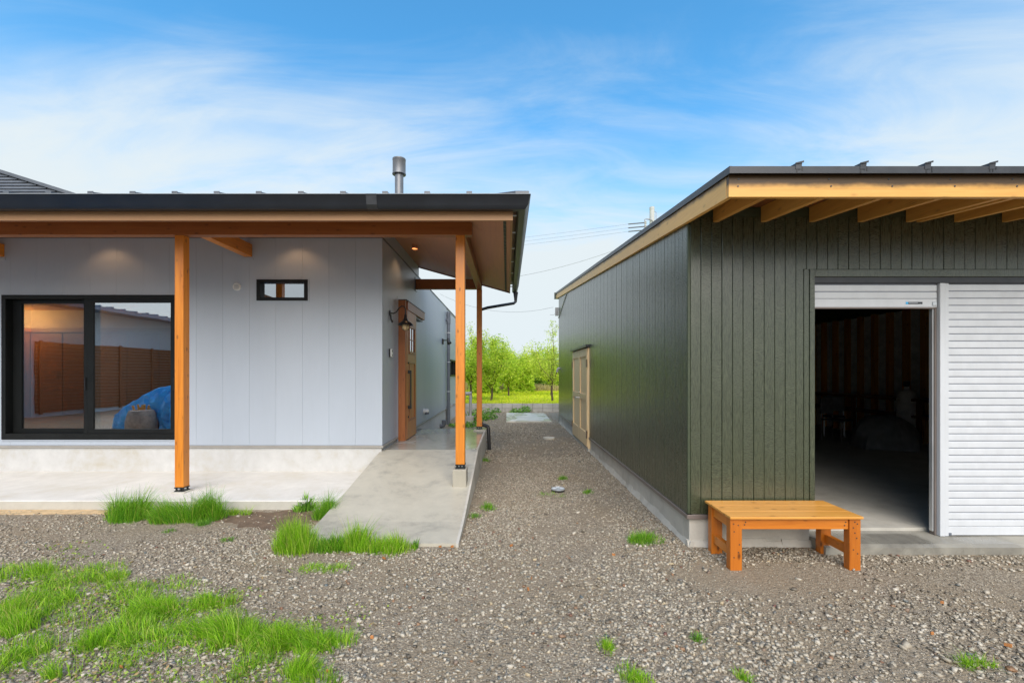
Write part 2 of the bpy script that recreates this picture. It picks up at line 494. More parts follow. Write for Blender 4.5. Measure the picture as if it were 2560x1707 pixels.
# ------------------------------------------------------------------ mesh helpers
LOC = {}
class MB:
    def __init__(s): s.v = []; s.f = []
    def add(s, vs, fs):
        b = len(s.v)
        s.v += [tuple(p) for p in vs]
        s.f += [tuple(b + i for i in f) for f in fs]
        return s
    def box(s, x0, x1, y0, y1, z0, z1):
        x0, x1 = min(x0, x1), max(x0, x1); y0, y1 = min(y0, y1), max(y0, y1); z0, z1 = min(z0, z1), max(z0, z1)
        return s.add([(x0, y0, z0), (x1, y0, z0), (x1, y1, z0), (x0, y1, z0), (x0, y0, z1), (x1, y0, z1), (x1, y1, z1), (x0, y1, z1)],
                     [(0, 3, 2, 1), (4, 5, 6, 7), (0, 1, 5, 4), (1, 2, 6, 5), (2, 3, 7, 6), (3, 0, 4, 7)])
    def hexa(s, a, b):       # two quads (bottom loop a, top loop b) joined
        n = len(a)
        fs = [tuple(reversed(range(n))), tuple(range(n, 2 * n))]
        fs += [(i, (i + 1) % n, n + (i + 1) % n, n + i) for i in range(n)]
        return s.add(list(a) + list(b), fs)
    def ext(s, poly, axis, a0, a1):   # extrude a 2D polygon along axis
        def P(p, a):
            if axis == 0: return (a, p[0], p[1])
            if axis == 1: return (p[0], a, p[1])
            return (p[0], p[1], a)
        return s.hexa([P(p, a0) for p in poly], [P(p, a1) for p in poly])
    def tube(s, pts, rad, n=8, cap=True):
        pts = [Vector(p) for p in pts]
        if not isinstance(rad, (list, tuple)): rad = [rad] * len(pts)
        rings = []
        prev = None
        for i, p in enumerate(pts):
            d = (pts[min(i + 1, len(pts) - 1)] - pts[max(i - 1, 0)]).normalized()
            if prev is None:
                up = Vector((0, 0, 1)) if abs(d.z) < 0.9 else Vector((1, 0, 0))
                u = d.cross(up).normalized()
            else:
                u = (prev - d * prev.dot(d)).normalized()
            prev = u
            w = d.cross(u)
            rings.append([p + (u * math.cos(2 * math.pi * k / n) + w * math.sin(2 * math.pi * k / n)) * rad[i] for k in range(n)])
        vs = [q for r in rings for q in r]
        fs = []
        for i in range(len(rings) - 1):
            for k in range(n):
                a = i * n + k; b = i * n + (k + 1) % n
                fs.append((a, b, b + n, a + n))
        if cap:
            fs.append(tuple(reversed(range(n)))); fs.append(tuple((len(rings) - 1) * n + k for k in range(n)))
        return s.add(vs, fs)
    def lathe(s, prof, c, n=20, axis=2):
        vs = []; fs = []
        for r, h in prof:
            for k in range(n):
                a = 2 * math.pi * k / n
                u, w = r * math.cos(a), r * math.sin(a)
                if axis == 2: vs.append((c[0] + u, c[1] + w, c[2] + h))
                elif axis == 1: vs.append((c[0] + u, c[1] + h, c[2] + w))
                else: vs.append((c[0] + h, c[1] + u, c[2] + w))
        for i in range(len(prof) - 1):
            for k in range(n):
                a = i * n + k; b = i * n + (k + 1) % n
                fs.append((a, b, b + n, a + n))
        fs.append(tuple(reversed(range(n)))); fs.append(tuple((len(prof) - 1) * n + k for k in range(n)))
        return s.add(vs, fs)
    def build(s, name, mat, parent=None, bevel=0.0, smooth=False, seg=1, loc=None):
        off = Vector(LOC.get(parent.name, (0, 0, 0))) if parent else Vector(loc or (0, 0, 0))
        me = bpy.data.meshes.new(name)
        me.from_pydata([tuple(Vector(p) - off) for p in s.v], [], s.f)
        bm = bmesh.new(); bm.from_mesh(me)
        bmesh.ops.recalc_face_normals(bm, faces=bm.faces)
        if bevel:
            bmesh.ops.bevel(bm, geom=list(bm.edges), offset=bevel, segments=seg, affect='EDGES', clamp_overlap=True)
        bm.to_mesh(me); bm.free()
        if smooth:
            for p in me.polygons: p.use_smooth = True
            try: me.set_sharp_from_angle(angle=R(40))
            except Exception: pass
        o = bpy.data.objects.new(name, me)
        me.materials.append(MATS[mat])
        COL.objects.link(o)
        if parent:
            o.parent = parent
            LOC[o.name] = tuple(off)
        else:
            o.location = off
            LOC[o.name] = tuple(off)
        return o
def tag(o, label=None, cat=None, group=None, kind=None):
    if label: o['label'] = label
    if cat: o['category'] = cat
    if group: o['group'] = group
    if kind: o['kind'] = kind
    return o
def thing(name, label, cat, loc, group=None):
    o = bpy.data.objects.new(name, None)
    o.location = loc
    o.empty_display_size = 0.2
    COL.objects.link(o)
    LOC[o.name] = tuple(loc)
    return tag(o, label, cat, group)
def bx(name, mat, parent, *a, bevel=0.0, **k):
    return MB().box(*a).build(name, mat, parent, bevel, **k)
# walls: kind F faces -Y at y=p, RX faces +X at x=p, LX faces -X at x=p ; u along the wall, v up, d outward
def wall_box(mb, w, u0, u1, v0, v1, d0, d1):
    k, p = w
    if k == 'F': mb.box(u0, u1, p - d0, p - d1, v0, v1)
    elif k == 'RX': mb.box(p + d0, p + d1, u0, u1, v0, v1)
    else: mb.box(p - d0, p - d1, u0, u1, v0, v1)
    return mb
def panel(w, u0, u1, v0, v1, d0, d1, c):
    cs = [(u0, d0), (u1, d0), (u1, d1 - c), (u1 - c, d1), (u0 + c, d1), (u0, d1 - c)]
    k, p = w
    def T(u, d, v):
        if k == 'F': return (u, p - d, v)
        if k == 'RX': return (p + d, u, v)
        return (p - d, u, v)
    return MB().hexa([T(u, d, v0) for u, d in cs], [T(u, d, v1) for u, d in cs])
def split_rects(u0, u1, v0, v1, holes):
    rects = [(u0, u1, v0, v1)]
    for (a, b, c, d) in holes:
        new = []
        for (p, q, r, t) in rects:
            if b <= p or a >= q or d <= r or c >= t:
                new.append((p, q, r, t)); continue
            if c > r: new.append((p, q, r, c))
            if d < t: new.append((p, q, d, t))
            lo, hi = max(r, c), min(t, d)
            if a > p: new.append((p, a, lo, hi))
            if b < q: new.append((b, q, lo, hi))
        rects = new
    return [x for x in rects if x[1] - x[0] > 0.004 and x[3] - x[2] > 0.004]
# fast big meshes
def np_mesh(name, verts, tris, mat, smooth=False, loc=(0, 0, 0)):
    me = bpy.data.meshes.new(name)
    v = np.asarray(verts, dtype=np.float32) - np.asarray(loc, dtype=np.float32); t = np.asarray(tris, dtype=np.int32)
    k = t.shape[1]
    me.vertices.add(len(v)); me.vertices.foreach_set('co', v.ravel())
    me.loops.add(t.size); me.loops.foreach_set('vertex_index', t.ravel())
    me.polygons.add(len(t)); me.polygons.foreach_set('loop_start', np.arange(0, t.size, k, dtype=np.int32))
    me.polygons.foreach_set('loop_total', np.full(len(t), k, dtype=np.int32))
    me.update(calc_edges=True); me.validate()
    me.materials.append(MATS[mat])
    o = bpy.data.objects.new(name, me); o.location = loc
    COL.objects.link(o); LOC[o.name] = tuple(loc)
    return o

# ================================================================== setting
def sheet(name, mat, x0, x1, y0, y1, z, nx=1, ny=1, kind='structure'):
    xs = np.linspace(x0, x1, nx + 1); ys = np.linspace(y0, y1, ny + 1)
    v = [(x, y, z) for y in ys for x in xs]
    f = [(j * (nx + 1) + i, j * (nx + 1) + i + 1, (j + 1) * (nx + 1) + i + 1, (j + 1) * (nx + 1) + i) for j in range(ny) for i in range(nx)]
    o = np_mesh(name, v, f, mat)
    return tag(o, kind=kind)
tag(sheet('ground', 'yard_dirt', -400, 400, -400, 800, 0.0), 'packed brown dirt and fine gravel yard between the buildings')
fld = MB().box(-60, 60, 17.62, 400, -0.3, 0.30).build('field', 'field_ground')
tag(fld, 'bright yellow green meadow beyond the low block wall', kind='structure')

ZW, XC = 6.40, -1.821           # house front wall y, corner x
PORCH, RX = 0.396, -0.455
# terrace slab
ter = MB().box(-14, -1.862, 4.93, ZW + 0.02, -0.1, 0.10).build('terrace', 'terrace_concrete', bevel=0.006)
tag(ter, 'pale concrete terrace slab along the grey house front', kind='structure')
tr = MB().box(-14, -1.87, 4.924, 4.9285, -0.1, 0.092).build('terrace_edge', 'terrace_edge', ter)
# ramp and porch floor
prof = [(3.88, -0.05), (3.88, 0.028), (4.35, 0.060), (5.2, 0.185), (6.50, PORCH), (6.50, -0.05)]
rp = MB()
n = len(prof)
rp.hexa([(-1.86, y, z) for y, z in prof], [(RX, y, z) for y, z in prof])
rp = rp.build('ramp', 'ramp_concrete')
tag(rp, 'sloping grey concrete ramp rising to the front door porch', kind='structure')
pf = MB().box(-1.86, RX, 6.503, 8.97, -0.05, PORCH).build('porch_floor', 'porch_wet')
tag(pf, 'wet concrete porch floor outside the wooden front door', kind='structure')
# thin trowelled kerb line at the right edge of ramp and porch
kb = MB().hexa([(RX + 0.002, y, z) for y, z in [(3.86, -0.05), (3.86, 0.035), (4.35, 0.066), (5.2, 0.191), (6.50, PORCH + 0.006), (8.98, PORCH + 0.006), (8.98, -0.05)]],
               [(RX + 0.028, y, z) for y, z in [(3.86, -0.05), (3.86, 0.035), (4.35, 0.066), (5.2, 0.191), (6.50, PORCH + 0.006), (8.98, PORCH + 0.006), (8.98, -0.05)]]).build('edge_strip', 'foundation_shed', rp)
for i, y in enumerate((6.9, 7.45, 8.0, 8.55)):
    bx('edge_joint', 'groove_dark', pf, RX + 0.028, RX + 0.0295, y, y + 0.012, 0, PORCH)
# concrete pad at the back
pad = MB().box(-0.03, 1.37, 13.5, 16.3, -0.05, 0.055).build('concrete_pad', 'slab_wet', bevel=0.008)
tag(pad, 'flat wet concrete pad lying in the gravel before the block wall', kind='structure')

def earth(name, label, mat, cx, cy, rx, ry, seed):
    r_ = random.Random(seed); n_ = 40; pts = []
    for i in range(n_):
        a = 2 * math.pi * i / n_
        k = 1 + 0.16 * math.sin(3 * a + seed) + 0.12 * math.sin(7 * a + 2 * seed) + r_.uniform(-0.08, 0.08)
        pts.append((cx + rx * k * math.cos(a), min(cy + ry * k * math.sin(a), 4.92), 0.004))
    o = MB().hexa([(p[0], p[1], -0.02) for p in pts], pts).build(name, mat)
    return tag(o, label, kind='structure')
earth('sand_patch', 'strip of tan sand along the terrace edge', 'sand', -5.3, 4.85, 1.35, 0.10, 3)
earth('soil_patch', 'dark bare soil beside the ramp and terrace corner', 'soil', -2.45, 4.62, 0.50, 0.30, 5)

# ================================================================== house
house = thing('house', 'single storey pale grey house with orange timber porch and dark roof', 'house', (-5.0, ZW, 0))
WF, WS = ('F', ZW), ('RX', XC)
BIG = (-7.337, -4.765, 0.564, 2.66)
SML = (-3.64, -2.90, 2.58, 2.885)
TOP = 3.485
holes_f = [BIG, SML]
SWIN = (14.0, 15.6, 1.42, 1.96)
holes_s = [SWIN]
XL = -12.8
core = MB()
for r in split_rects(XL, XC - 0.02, 0.10, 3.66, holes_f): wall_box(core, WF, *r, -0.14, -0.022)
core.build('wall_core', 'grey_groove', house)
core = MB()
for r in split_rects(ZW + 0.15, 16.2, 0.0, TOP - 0.005, holes_s): wall_box(core, WS, *r, -0.14, -0.022)
wall_box(core, WS, ZW + 0.15, 9.1, TOP - 0.002, 3.76, -0.14, -0.022)
core.build('wall_core', 'grey_groove', house)
# siding panels
PW = 0.386
FL = 0.477
x = XC
while x > -9.2:
    for (a, b, c, d) in split_rects(x - PW + 0.0007, x - 0.0007, FL, TOP, holes_f):
        panel(WF, a, b, c, d, -0.022, 0.0, 0.0007).build('siding_panel', 'grey_siding', house)
    for (a, b, c, d) in split_rects(x - PW + 0.0007, x - 0.0007, TOP + 0.02, 3.66, []):
        panel(WF, a, b, c, d, -0.022, -0.004, 0.0007).build('siding_panel', 'grey_siding', house)
    x -= PW
wall_box(MB(), WF, XL, x - 0.0007, FL, 3.66, -0.022, 0.0).build('siding_panel', 'grey_siding', house)
DOOR_H = (7.30, 8.22, 0.30, 2.62)
y = ZW + 0.0
while y < 13.1:
    y1 = min(y + PW, 13.18)
    for (a, b, c, d) in split_rects(y + 0.0007, y1 - 0.0007, FL, TOP, [DOOR_H]):
        panel(WS, a, b, c, d, -0.022, 0.0, 0.0007).build('siding_panel', 'grey_siding', house)
    if y < 8.8:
        panel(WS, y + 0.0007, min(y1, 9.1) - 0.0014, TOP + 0.02, 3.76, -0.022, -0.004, 0.0007).build('siding_panel', 'grey_siding', house)
    y += PW
y = 13.22
while y < 16.1:
    for (a, b, c, d) in split_rects(y + 0.0007, y + PW - 0.0007, FL, TOP, holes_s):
        panel(WS, a, b, c, d, -0.022, -0.003, 0.0007).build('siding_panel', 'grey_siding', house)
    y += PW
# corner trims, cap line, base flashing, foundation
MB().box(XC - 0.045, XC + 0.004, ZW - 0.004, ZW + 0.0, FL, TOP).build('corner_trim', 'grey_siding', house)
MB().box(XC + 0.0005, XC + 0.0045, ZW - 0.0035, ZW + 0.045, FL, TOP).build('corner_trim', 'grey_siding', house)
wall_box(MB(), WF, XL, XC + 0.012, TOP + 0.001, TOP + 0.018, -0.022, 0.012).build('cap_flashing', 'slate_metal', house)
wall_box(MB(), WS, ZW + 0.0, 16.2, TOP + 0.001, TOP + 0.018, -0.022, 0.012).build('cap_flashing', 'slate_metal', house)
wall_box(MB(), WF, XL, XC + 0.02, FL - 0.034, FL - 0.004, -0.04, 0.016).build('base_flashing', 'taupe_flashing', house, bevel=0.003)
wall_box(MB(), WS, ZW + 0.001, 7.27, FL - 0.034, FL - 0.004, -0.04, 0.0195).build('base_flashing', 'taupe_flashing', house, bevel=0.003)
wall_box(MB(), WS, 8.26, 13.15, FL - 0.034, FL - 0.004, -0.04, 0.0195).build('base_flashing', 'taupe_flashing', house, bevel=0.003)
wall_box(MB(), WS, 13.25, 16.2, FL - 0.034, FL - 0.004, -0.04, 0.016).build('base_flashing', 'taupe_flashing', house, bevel=0.003)
wall_box(MB(), WS, 13.16, 13.215, 0.10, FL + 0.05, -0.02, 0.012).build('corner_trim', 'taupe_flashing', house)
wall_box(MB(), WF, XL, XC - 0.012, 0.098, FL - 0.036, -0.2, -0.014).build('foundation', 'foundation_white', house)
wall_box(MB(), WS, ZW + 0.21, 16.2, -0.05, FL - 0.036, -0.2, -0.012).build('foundation', 'foundation_white', house)
# back and far walls so that the house is closed
bx('rear_wall', 'grey_siding', house, XL, XC - 0.145, 16.2, 16.34, 0, TOP)
bx('flat_roof', 'slate_metal', house, XL, XC - 0.001, 9.1, 16.3, TOP - 0.06, TOP - 0.01)

# ---- big sliding window
x0, x1, z0, z1 = BIG
win = MB()
fw = 0.075
for r in ((x0, x1, z0, z0 + 0.085), (x0, x1, z1 - 0.055, z1), (x0, x0 + 0.06, z0 + 0.085, z1 - 0.055), (x1 - 0.04, x1, z0 + 0.085, z1 - 0.055)):
    wall_box(win, WF, *r, -0.12, 0.022)
win = win.build('window', 'black_frame', house, bevel=0.003)
tag(win, 'big black framed sliding window reflecting a blue tarp')
xm = (x0 + x1) / 2 - 0.03
def sash(a, b, d0, d1, st, glass):
    s = MB()
    for r in ((a, b, z0 + 0.086, z0 + 0.15), (a, b, z1 - 0.11, z1 - 0.056), (a, a + st, z0 + 0.15, z1 - 0.11), (b - st, b, z0 + 0.15, z1 - 0.11)):
        wall_box(s, WF, *r, d0, d1)
    s.build('sash', 'black_frame', win, bevel=0.002)
    wall_box(MB(), WF, a + st, b - st, z0 + 0.15, z1 - 0.11, (d0 + d1) / 2 - 0.003, (d0 + d1) / 2 + 0.003).build('pane', glass, win)
sash(x0 + 0.061, xm + 0.06, -0.115, -0.075, 0.125, 'pane_screen')
sash(xm - 0.02, x1 - 0.041, -0.03, 0.008, 0.085, 'pane_glass')
s = MB(); wall_box(s, WF, xm - 0.075, xm - 0.022, z0 + 0.086, z1 - 0.056, -0.07, 0.006); s.build('sash', 'black_frame', win, bevel=0.002)
s = MB(); wall_box(s, WF, xm - 0.055, xm - 0.035, 1.28, 1.46, 0.007, 0.02); s.build('latch', 'black_metal', win)
s = MB(); wall_box(s, WF, x1 - 0.085, x1 - 0.065, 1.28, 1.46, 0.009, 0.02); s.build('latch', 'black_metal', win)
for v0, v1 in ((z1 + 0.002, z1 + 0.02), (z0 - 0.024, z0 - 0.003)):
    wall_box(MB(), WF, x0 - 0.012, x1 + 0.012, v0, v1, -0.02, 0.012).build('window_trim', 'grey_siding', win, bevel=0.002)
# ---- room behind the window
bx('room_floor', 'brown_wood_x', house, -12.5, -2.6, ZW + 0.145, 10.2, 0.50, 0.54)
bx('room_ceiling', 'pale_wood_x', house, -12.5, -2.6, ZW + 0.145, 10.2, 2.98, 3.02)
bx('room_wall', 'interior_wall', house, -12.5, -4.2, 10.2, 10.3, 0.50, 3.0)
bx('room_wall', 'interior_wall', house, -12.6, -12.5, ZW + 0.145, 10.2, 0.50, 3.0)
bx('room_wall', 'interior_wall', house, -4.2, -4.1, ZW + 0.145, 10.2, 0.54, 2.98)
bx('room_wall', 'interior_wall', house, -2.6, -2.5, ZW + 0.145, 10.2, 0.54, 2.98)
for i in range(10):
    xx = -11.70 + i * 0.74
    d = bx('closet_door', 'brown_wood_z', house, xx, xx + 0.72, 10.12, 10.16, 0.55, 2.45, bevel=0.004)
    bx('finger_pull', 'black_metal', d, xx + 0.62, xx + 0.65, 10.11, 10.122, 1.4, 1.55)
bx('room_rail', 'brown_wood_x', house, -12.5, -4.25, 10.08, 10.2, 2.46, 2.56)
lamp = MB().box(-11.4, -10.9, 9.7, 9.76, 2.93, 2.955).build('ceiling_lamp', 'lamp_warm', house)
ld = bpy.data.lights.new('room_light', 'POINT'); ld.energy = 42; ld.color = (1.0, 0.56, 0.16); ld.shadow_soft_size = 0.15
lo = bpy.data.objects.new('room_light', ld); lo.location = Vector((-11.1, 9.55, 2.72)) - Vector(house.location); COL.objects.link(lo); lo.parent = house

# ---- small high window
x0, x1, z0, z1 = SML
w2 = MB()
for r in ((x0, x1, z0, z0 + 0.045), (x0, x1, z1 - 0.04, z1), (x0, x0 + 0.05, z0 + 0.045, z1 - 0.04), (x1 - 0.05, x1, z0 + 0.045, z1 - 0.04)):
    wall_box(w2, WF, *r, -0.10, 0.018)
w2 = w2.build('window', 'black_frame', house, bevel=0.003)
tag(w2, 'narrow black framed window high in the grey wall')
wall_box(MB(), WF, x0 + 0.05, x1 - 0.05, z0 + 0.045, z1 - 0.04, -0.055, -0.050).build('pane', 'pane_dark', w2)
t = MB()
for r in ((x0 - 0.02, x1 + 0.02, z1 + 0.002, z1 + 0.02), (x0 - 0.02, x1 + 0.02, z0 - 0.022, z0 - 0.002), (x0 - 0.02, x0 - 0.002, z0, z1), (x1 + 0.002, x1 + 0.02, z0, z1)):
    wall_box(t, WF, *r, -0.02, 0.006)
t.build('window_trim', 'grey_siding', w2)
# ---- side window
x0, x1, z0, z1 = SWIN
w3 = MB()
for r in ((x0, x1, z0, z0 + 0.05), (x0, x1, z1 - 0.05, z1), (x0, x0 + 0.05, z0 + 0.05, z1 - 0.05), (x1 - 0.05, x1, z0 + 0.05, z1 - 0.05), (14.77, 14.82, z0 + 0.05, z1 - 0.05)):
    wall_box(w3, WS, *r, -0.10, 0.03)
w3 = w3.build('window', 'black_frame', house)
tag(w3, 'dark side window behind the grey drain stack')
wall_box(MB(), WS, x0 + 0.05, x1 - 0.05, z0 + 0.05, z1 - 0.05, -0.05, -0.045).build('pane', 'pane_dark', w3)

# ---- roof: hip over terrace and porch
EY, EX, SL = 4.67, 0.215, 0.28
ERZ = 3.395
RY = 9.20
def rz(d): return ERZ + SL * d
hipd = RY - EY
roof = MB()
top = [(XL, EY, ERZ), (EX, EY, ERZ), (EX - hipd, RY, rz(hipd)), (XL, RY, rz(hipd))]
roof.hexa([(a, b, c - 0.035) for a, b, c in top], top)
top = [(EX, EY + 0.0005, ERZ), (EX, RY, ERZ), (EX - hipd + 0.0005, RY, rz(hipd))]
roof.hexa([(a, b, c - 0.035) for a, b, c in top], top)
top = [(XL, RY + 0.001, rz(hipd)), (EX - hipd, RY + 0.001, rz(hipd)), (EX - hipd, 13.4, TOP - 0.005), (XL, 13.4, TOP - 0.005)]
roof.hexa([(a, b, c - 0.035) for a, b, c in top], top)
roof = roof.build('roof', 'dark_metal', house)
# batten seams on the front slope
sx = (650 - 1268) * 4.68 / 1100
k = -16
while True:
    xx = sx + k * 0.4455; k += 1
    if xx < XL + 0.1: continue
    if xx > EX - 0.2: break
    ylen = min(hipd, EX - xx) - 0.05
    a = [(xx - 0.022, EY - 0.01, ERZ - 0.002), (xx + 0.022, EY - 0.01, ERZ - 0.002), (xx + 0.018, EY - 0.01, ERZ + 0.050), (xx - 0.018, EY - 0.01, ERZ + 0.050)]
    b = [(p, EY + ylen, q + SL * (ylen + 0.01)) for p, _, q in a]
    MB().hexa(a, b).build('roof_seam', 'slate_metal', roof)
    MB().box(xx - 0.03, xx + 0.03, EY - 0.016, EY - 0.0105, ERZ + 0.03, ERZ + 0.056).build('seam_cap', 'slate_metal', roof)
# hip cap
hc = MB()
a = [(EX - 0.13, EY - 0.01, ERZ), (EX + 0.02, EY - 0.01, ERZ), (EX + 0.02, EY - 0.01, ERZ + 0.062), (EX - 0.13, EY - 0.01, ERZ + 0.062)]
b = [(p - hipd, EY + hipd - 0.01, q + SL * hipd) for p, _, q in a]
hc.hexa(a, b).build('hip_cap', 'slate_metal', roof, bevel=0.004)
bx('drip_edge', 'edge_metal', roof, XL, EX, EY - 0.035, EY - 0.001, ERZ - 0.014, ERZ - 0.002)
# sloped soffit panels under the hip
FB = 3.175
SY0, SX0 = 4.775, 0.035     # inner faces of fascia
def sz(d): return FB + 0.022 + SL * d
sf = MB()
dW = ZW - SY0 + 0.02
a = [(XL, SY0, sz(0)), (SX0, SY0, sz(0)), (SX0 - dW, SY0 + dW, sz(dW)), (XL, SY0 + dW, sz(dW))]
sf.hexa(a, [(p, q, r + 0.02) for p, q, r in a])
sf.build('soffit', 'soffit_wood_x', house)
sf = MB()
dX = SX0 - XC + 0.02
a = [(SX0, SY0, sz(0)), (SX0, RY - 0.12, sz(0)), (SX0 - dX, RY - 0.12, sz(dX)), (SX0 - dX, SY0 + dX, sz(dX))]
sf.hexa(a, [(p, q, r + 0.02) for p, q, r in a])
sf.build('soffit', 'soffit_wood_y', house)
# fascia boards
bx('fascia', 'fascia_tan_x', house, XL, SX0 + 0.026, SY0 - 0.026, SY0 - 0.001, FB, 3.36)
bx('fascia', 'fascia_tan_y', house, SX0 + 0.001, SX0 + 0.0255, SY0 - 0.0005, RY - 0.1, FB + 0.001, 3.355)
a = [(SX0 + 0.025, RY - 0.095, FB), (SX0 + 0.025, RY - 0.095, 3.355), (XC - 0.1, RY - 0.095, 3.355 + SL * 1.98), (XC - 0.1, RY - 0.095, FB + SL * 1.98)]
MB().hexa(a, [(p, q + 0.025, r) for p, q, r in a]).build('fascia', 'brown_wood_x', house)
# vent strip in the side soffit
vs = MB()
a = [(-0.045, SY0 + 0.03, sz(0.08) - 0.006), (-0.012, SY0 + 0.03, sz(0.047) - 0.006), (-0.012, RY - 0.16, sz(0.047) - 0.006), (-0.045, RY - 0.16, sz(0.08) - 0.006)]
vs.hexa(a, [(p, q, r + 0.004) for p, q, r in a])
vs = vs.build('soffit_vent', 'vent_mesh', house)
vb = MB()
for i in range(30):
    yy = SY0 + 0.05 + i * 0.147
    if yy > RY - 0.2: break
    vb.hexa([(-0.045, yy, sz(0.08) - 0.010), (-0.012, yy, sz(0.047) - 0.010), (-0.012, yy + 0.012, sz(0.047) - 0.010), (-0.045, yy + 0.012, sz(0.08) - 0.010)],
            [(-0.045, yy, sz(0.08) - 0.0065), (-0.012, yy, sz(0.047) - 0.0065), (-0.012, yy + 0.012, sz(0.047) - 0.0065), (-0.045, yy + 0.012, sz(0.08) - 0.0065)])
vb.build('vent_bar', 'vent_bar', vs)
# gutters: half box with rolled lip
def gprof(o):    # (outward, z) ; o = outward offset of the inner back edge
    return [(o, 3.385), (o, 3.285), (o + 0.02, 3.262), (o + 0.085, 3.262), (o + 0.115, 3.30), (o + 0.135, 3.392), (o + 0.142, 3.400), (o + 0.125, 3.400), (o + 0.105, 3.31), (o + 0.08, 3.275), (o + 0.025, 3.275), (o + 0.012, 3.29), (o + 0.012, 3.385)]
FY = SY0 - 0.026 - 0.005
FX = SX0 + 0.026 + 0.045
g1 = [(FY - p, q) for p, q in gprof(0)]
# mitred: front gutter to the corner, side gutter from the corner
corner_x = lambda p: FX + p
f_end = [(FX + p, FY - p, q) for p, q in gprof(0)]
f_sta = [(XL, FY - p, q) for p, q in gprof(0)]
gm = MB(); gm.hexa(f_sta, f_end); gf = gm.build('gutter', 'gutter_metal', house, smooth=True)
bx('gutter_lip', 'edge_metal', gf, XL, FX + 0.135, FY - 0.142, FY - 0.127, 3.4005, 3.406)
s_end = [(FX + p, 9.55, q) for p, q in gprof(0)]
gm = MB(); gm.hexa([(p, q - 0.0, r) for p, q, r in f_end], s_end); gs = gm.build('gutter', 'gutter_side', house, smooth=True)
tag(gs, 'olive grey gutter along the right eave')
gm = MB().ext([(FX + p, q) for p, q in gprof(0)[:7]], 1, 9.551, 9.565).build('gutter_end', 'dark_metal', gs)
for xx in (-7.05, -0.33 - 1.15):
    gm = MB(); gm.hexa([(xx, FY - p * 1.03 - 0.001, q - 0.002 if q < 3.39 else q) for p, q in gprof(0)], [(xx + 0.11, FY - p * 1.03 - 0.001, q - 0.002 if q < 3.39 else q) for p, q in gprof(0)])
    gm.build('gutter_joint', 'dark_metal', gf)
for yy in (4.95, 5.55, 6.25, 7.0, 7.8, 8.6, 9.02):
    MB().tube([(SX0 + 0.02, yy, 3.30), (FX + 0.005, yy, 3.30), (FX + 0.012, yy, 3.34)], 0.012, 6).build('gutter_bracket', 'aluminium', gs)
bx('gutter_backing', 'brown_wood_y', house, SX0 + 0.03, FX - 0.002, SY0, 9.05, 3.345, 3.358)
# ---- timber posts, beams
PX = [(-3.97, -3.865), (-0.617, -0.508)]
BY0, BY1 = 5.25, 5.355
def post(x0, x1, y0, y1, zb, zt, lab=None):
    p = bx('post', 'orange_wood_z', house, x0, x1, y0, y1, zb, zt, bevel=0.004)
    if lab: tag(p, lab)
    f = MB()
    f.box(x0 - 0.004, x1 + 0.004, y0 - 0.004, y1 + 0.004, zb - 0.012, zb - 0.001)
    f.box(x0 - 0.004, x1 + 0.004, y0 - 0.004, y1 + 0.004, zb - 0.052, zb - 0.042)
    for (a, b) in ((x0 + 0.006, y0 + 0.006), (x1 - 0.022, y0 + 0.006), (x0 + 0.006, y1 - 0.022), (x1 - 0.022, y1 - 0.022), ((x0 + x1) / 2 - 0.008, (y0 + y1) / 2 - 0.008)):
        f.box(a, a + 0.016, b, b + 0.016, zb - 0.042, zb - 0.012)
    f.build('post_base', 'black_metal', p)
    return p
BZ = 3.175
post(*PX[0], BY0, BY1, 0.165, BZ - 0.001, 'orange timber post standing on the terrace')
bx('post_plinth', 'foundation_shed', house, PX[0][0] - 0.03, PX[0][1] + 0.03, BY0 - 0.03, BY1 + 0.03, 0.099, 0.113, bevel=0.004)
post(*PX[1], BY0, BY1, 0.437, BZ - 0.001, 'orange timber post standing on the ramp')
bx('post_plinth', 'plinth_concrete', house, PX[1][0] - 0.03, PX[1][1] + 0.025, BY0 - 0.06, BY1 + 0.04, 0.10, 0.385, bevel=0.006)
P2Y = 8.70
post(PX[1][0] + 0.012, PX[1][1] + 0.008, P2Y, P2Y + 0.105, 0.47, BZ - 0.001, 'orange timber post at the back corner of the porch')
bx('post_plinth', 'porch_wet', house, -0.66, RX + 0.034, P2Y - 0.10, P2Y + 0.20, 0.3, 0.418, bevel=0.004)
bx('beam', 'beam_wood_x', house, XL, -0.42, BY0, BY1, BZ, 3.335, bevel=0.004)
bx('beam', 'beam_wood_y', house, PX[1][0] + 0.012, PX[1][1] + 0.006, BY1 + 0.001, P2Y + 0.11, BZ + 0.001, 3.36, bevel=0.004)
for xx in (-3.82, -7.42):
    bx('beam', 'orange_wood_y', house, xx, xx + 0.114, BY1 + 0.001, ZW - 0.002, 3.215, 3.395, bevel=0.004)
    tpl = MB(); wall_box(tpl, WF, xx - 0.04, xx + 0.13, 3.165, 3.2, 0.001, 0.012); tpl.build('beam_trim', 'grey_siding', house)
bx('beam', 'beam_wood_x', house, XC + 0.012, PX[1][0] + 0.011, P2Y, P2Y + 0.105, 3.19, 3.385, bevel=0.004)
tpl = MB(); wall_box(tpl, WS, P2Y - 0.03, P2Y + 0.135, 3.15, 3.42, 0.001, 0.011); tpl.build('beam_trim', 'slate_metal', house)
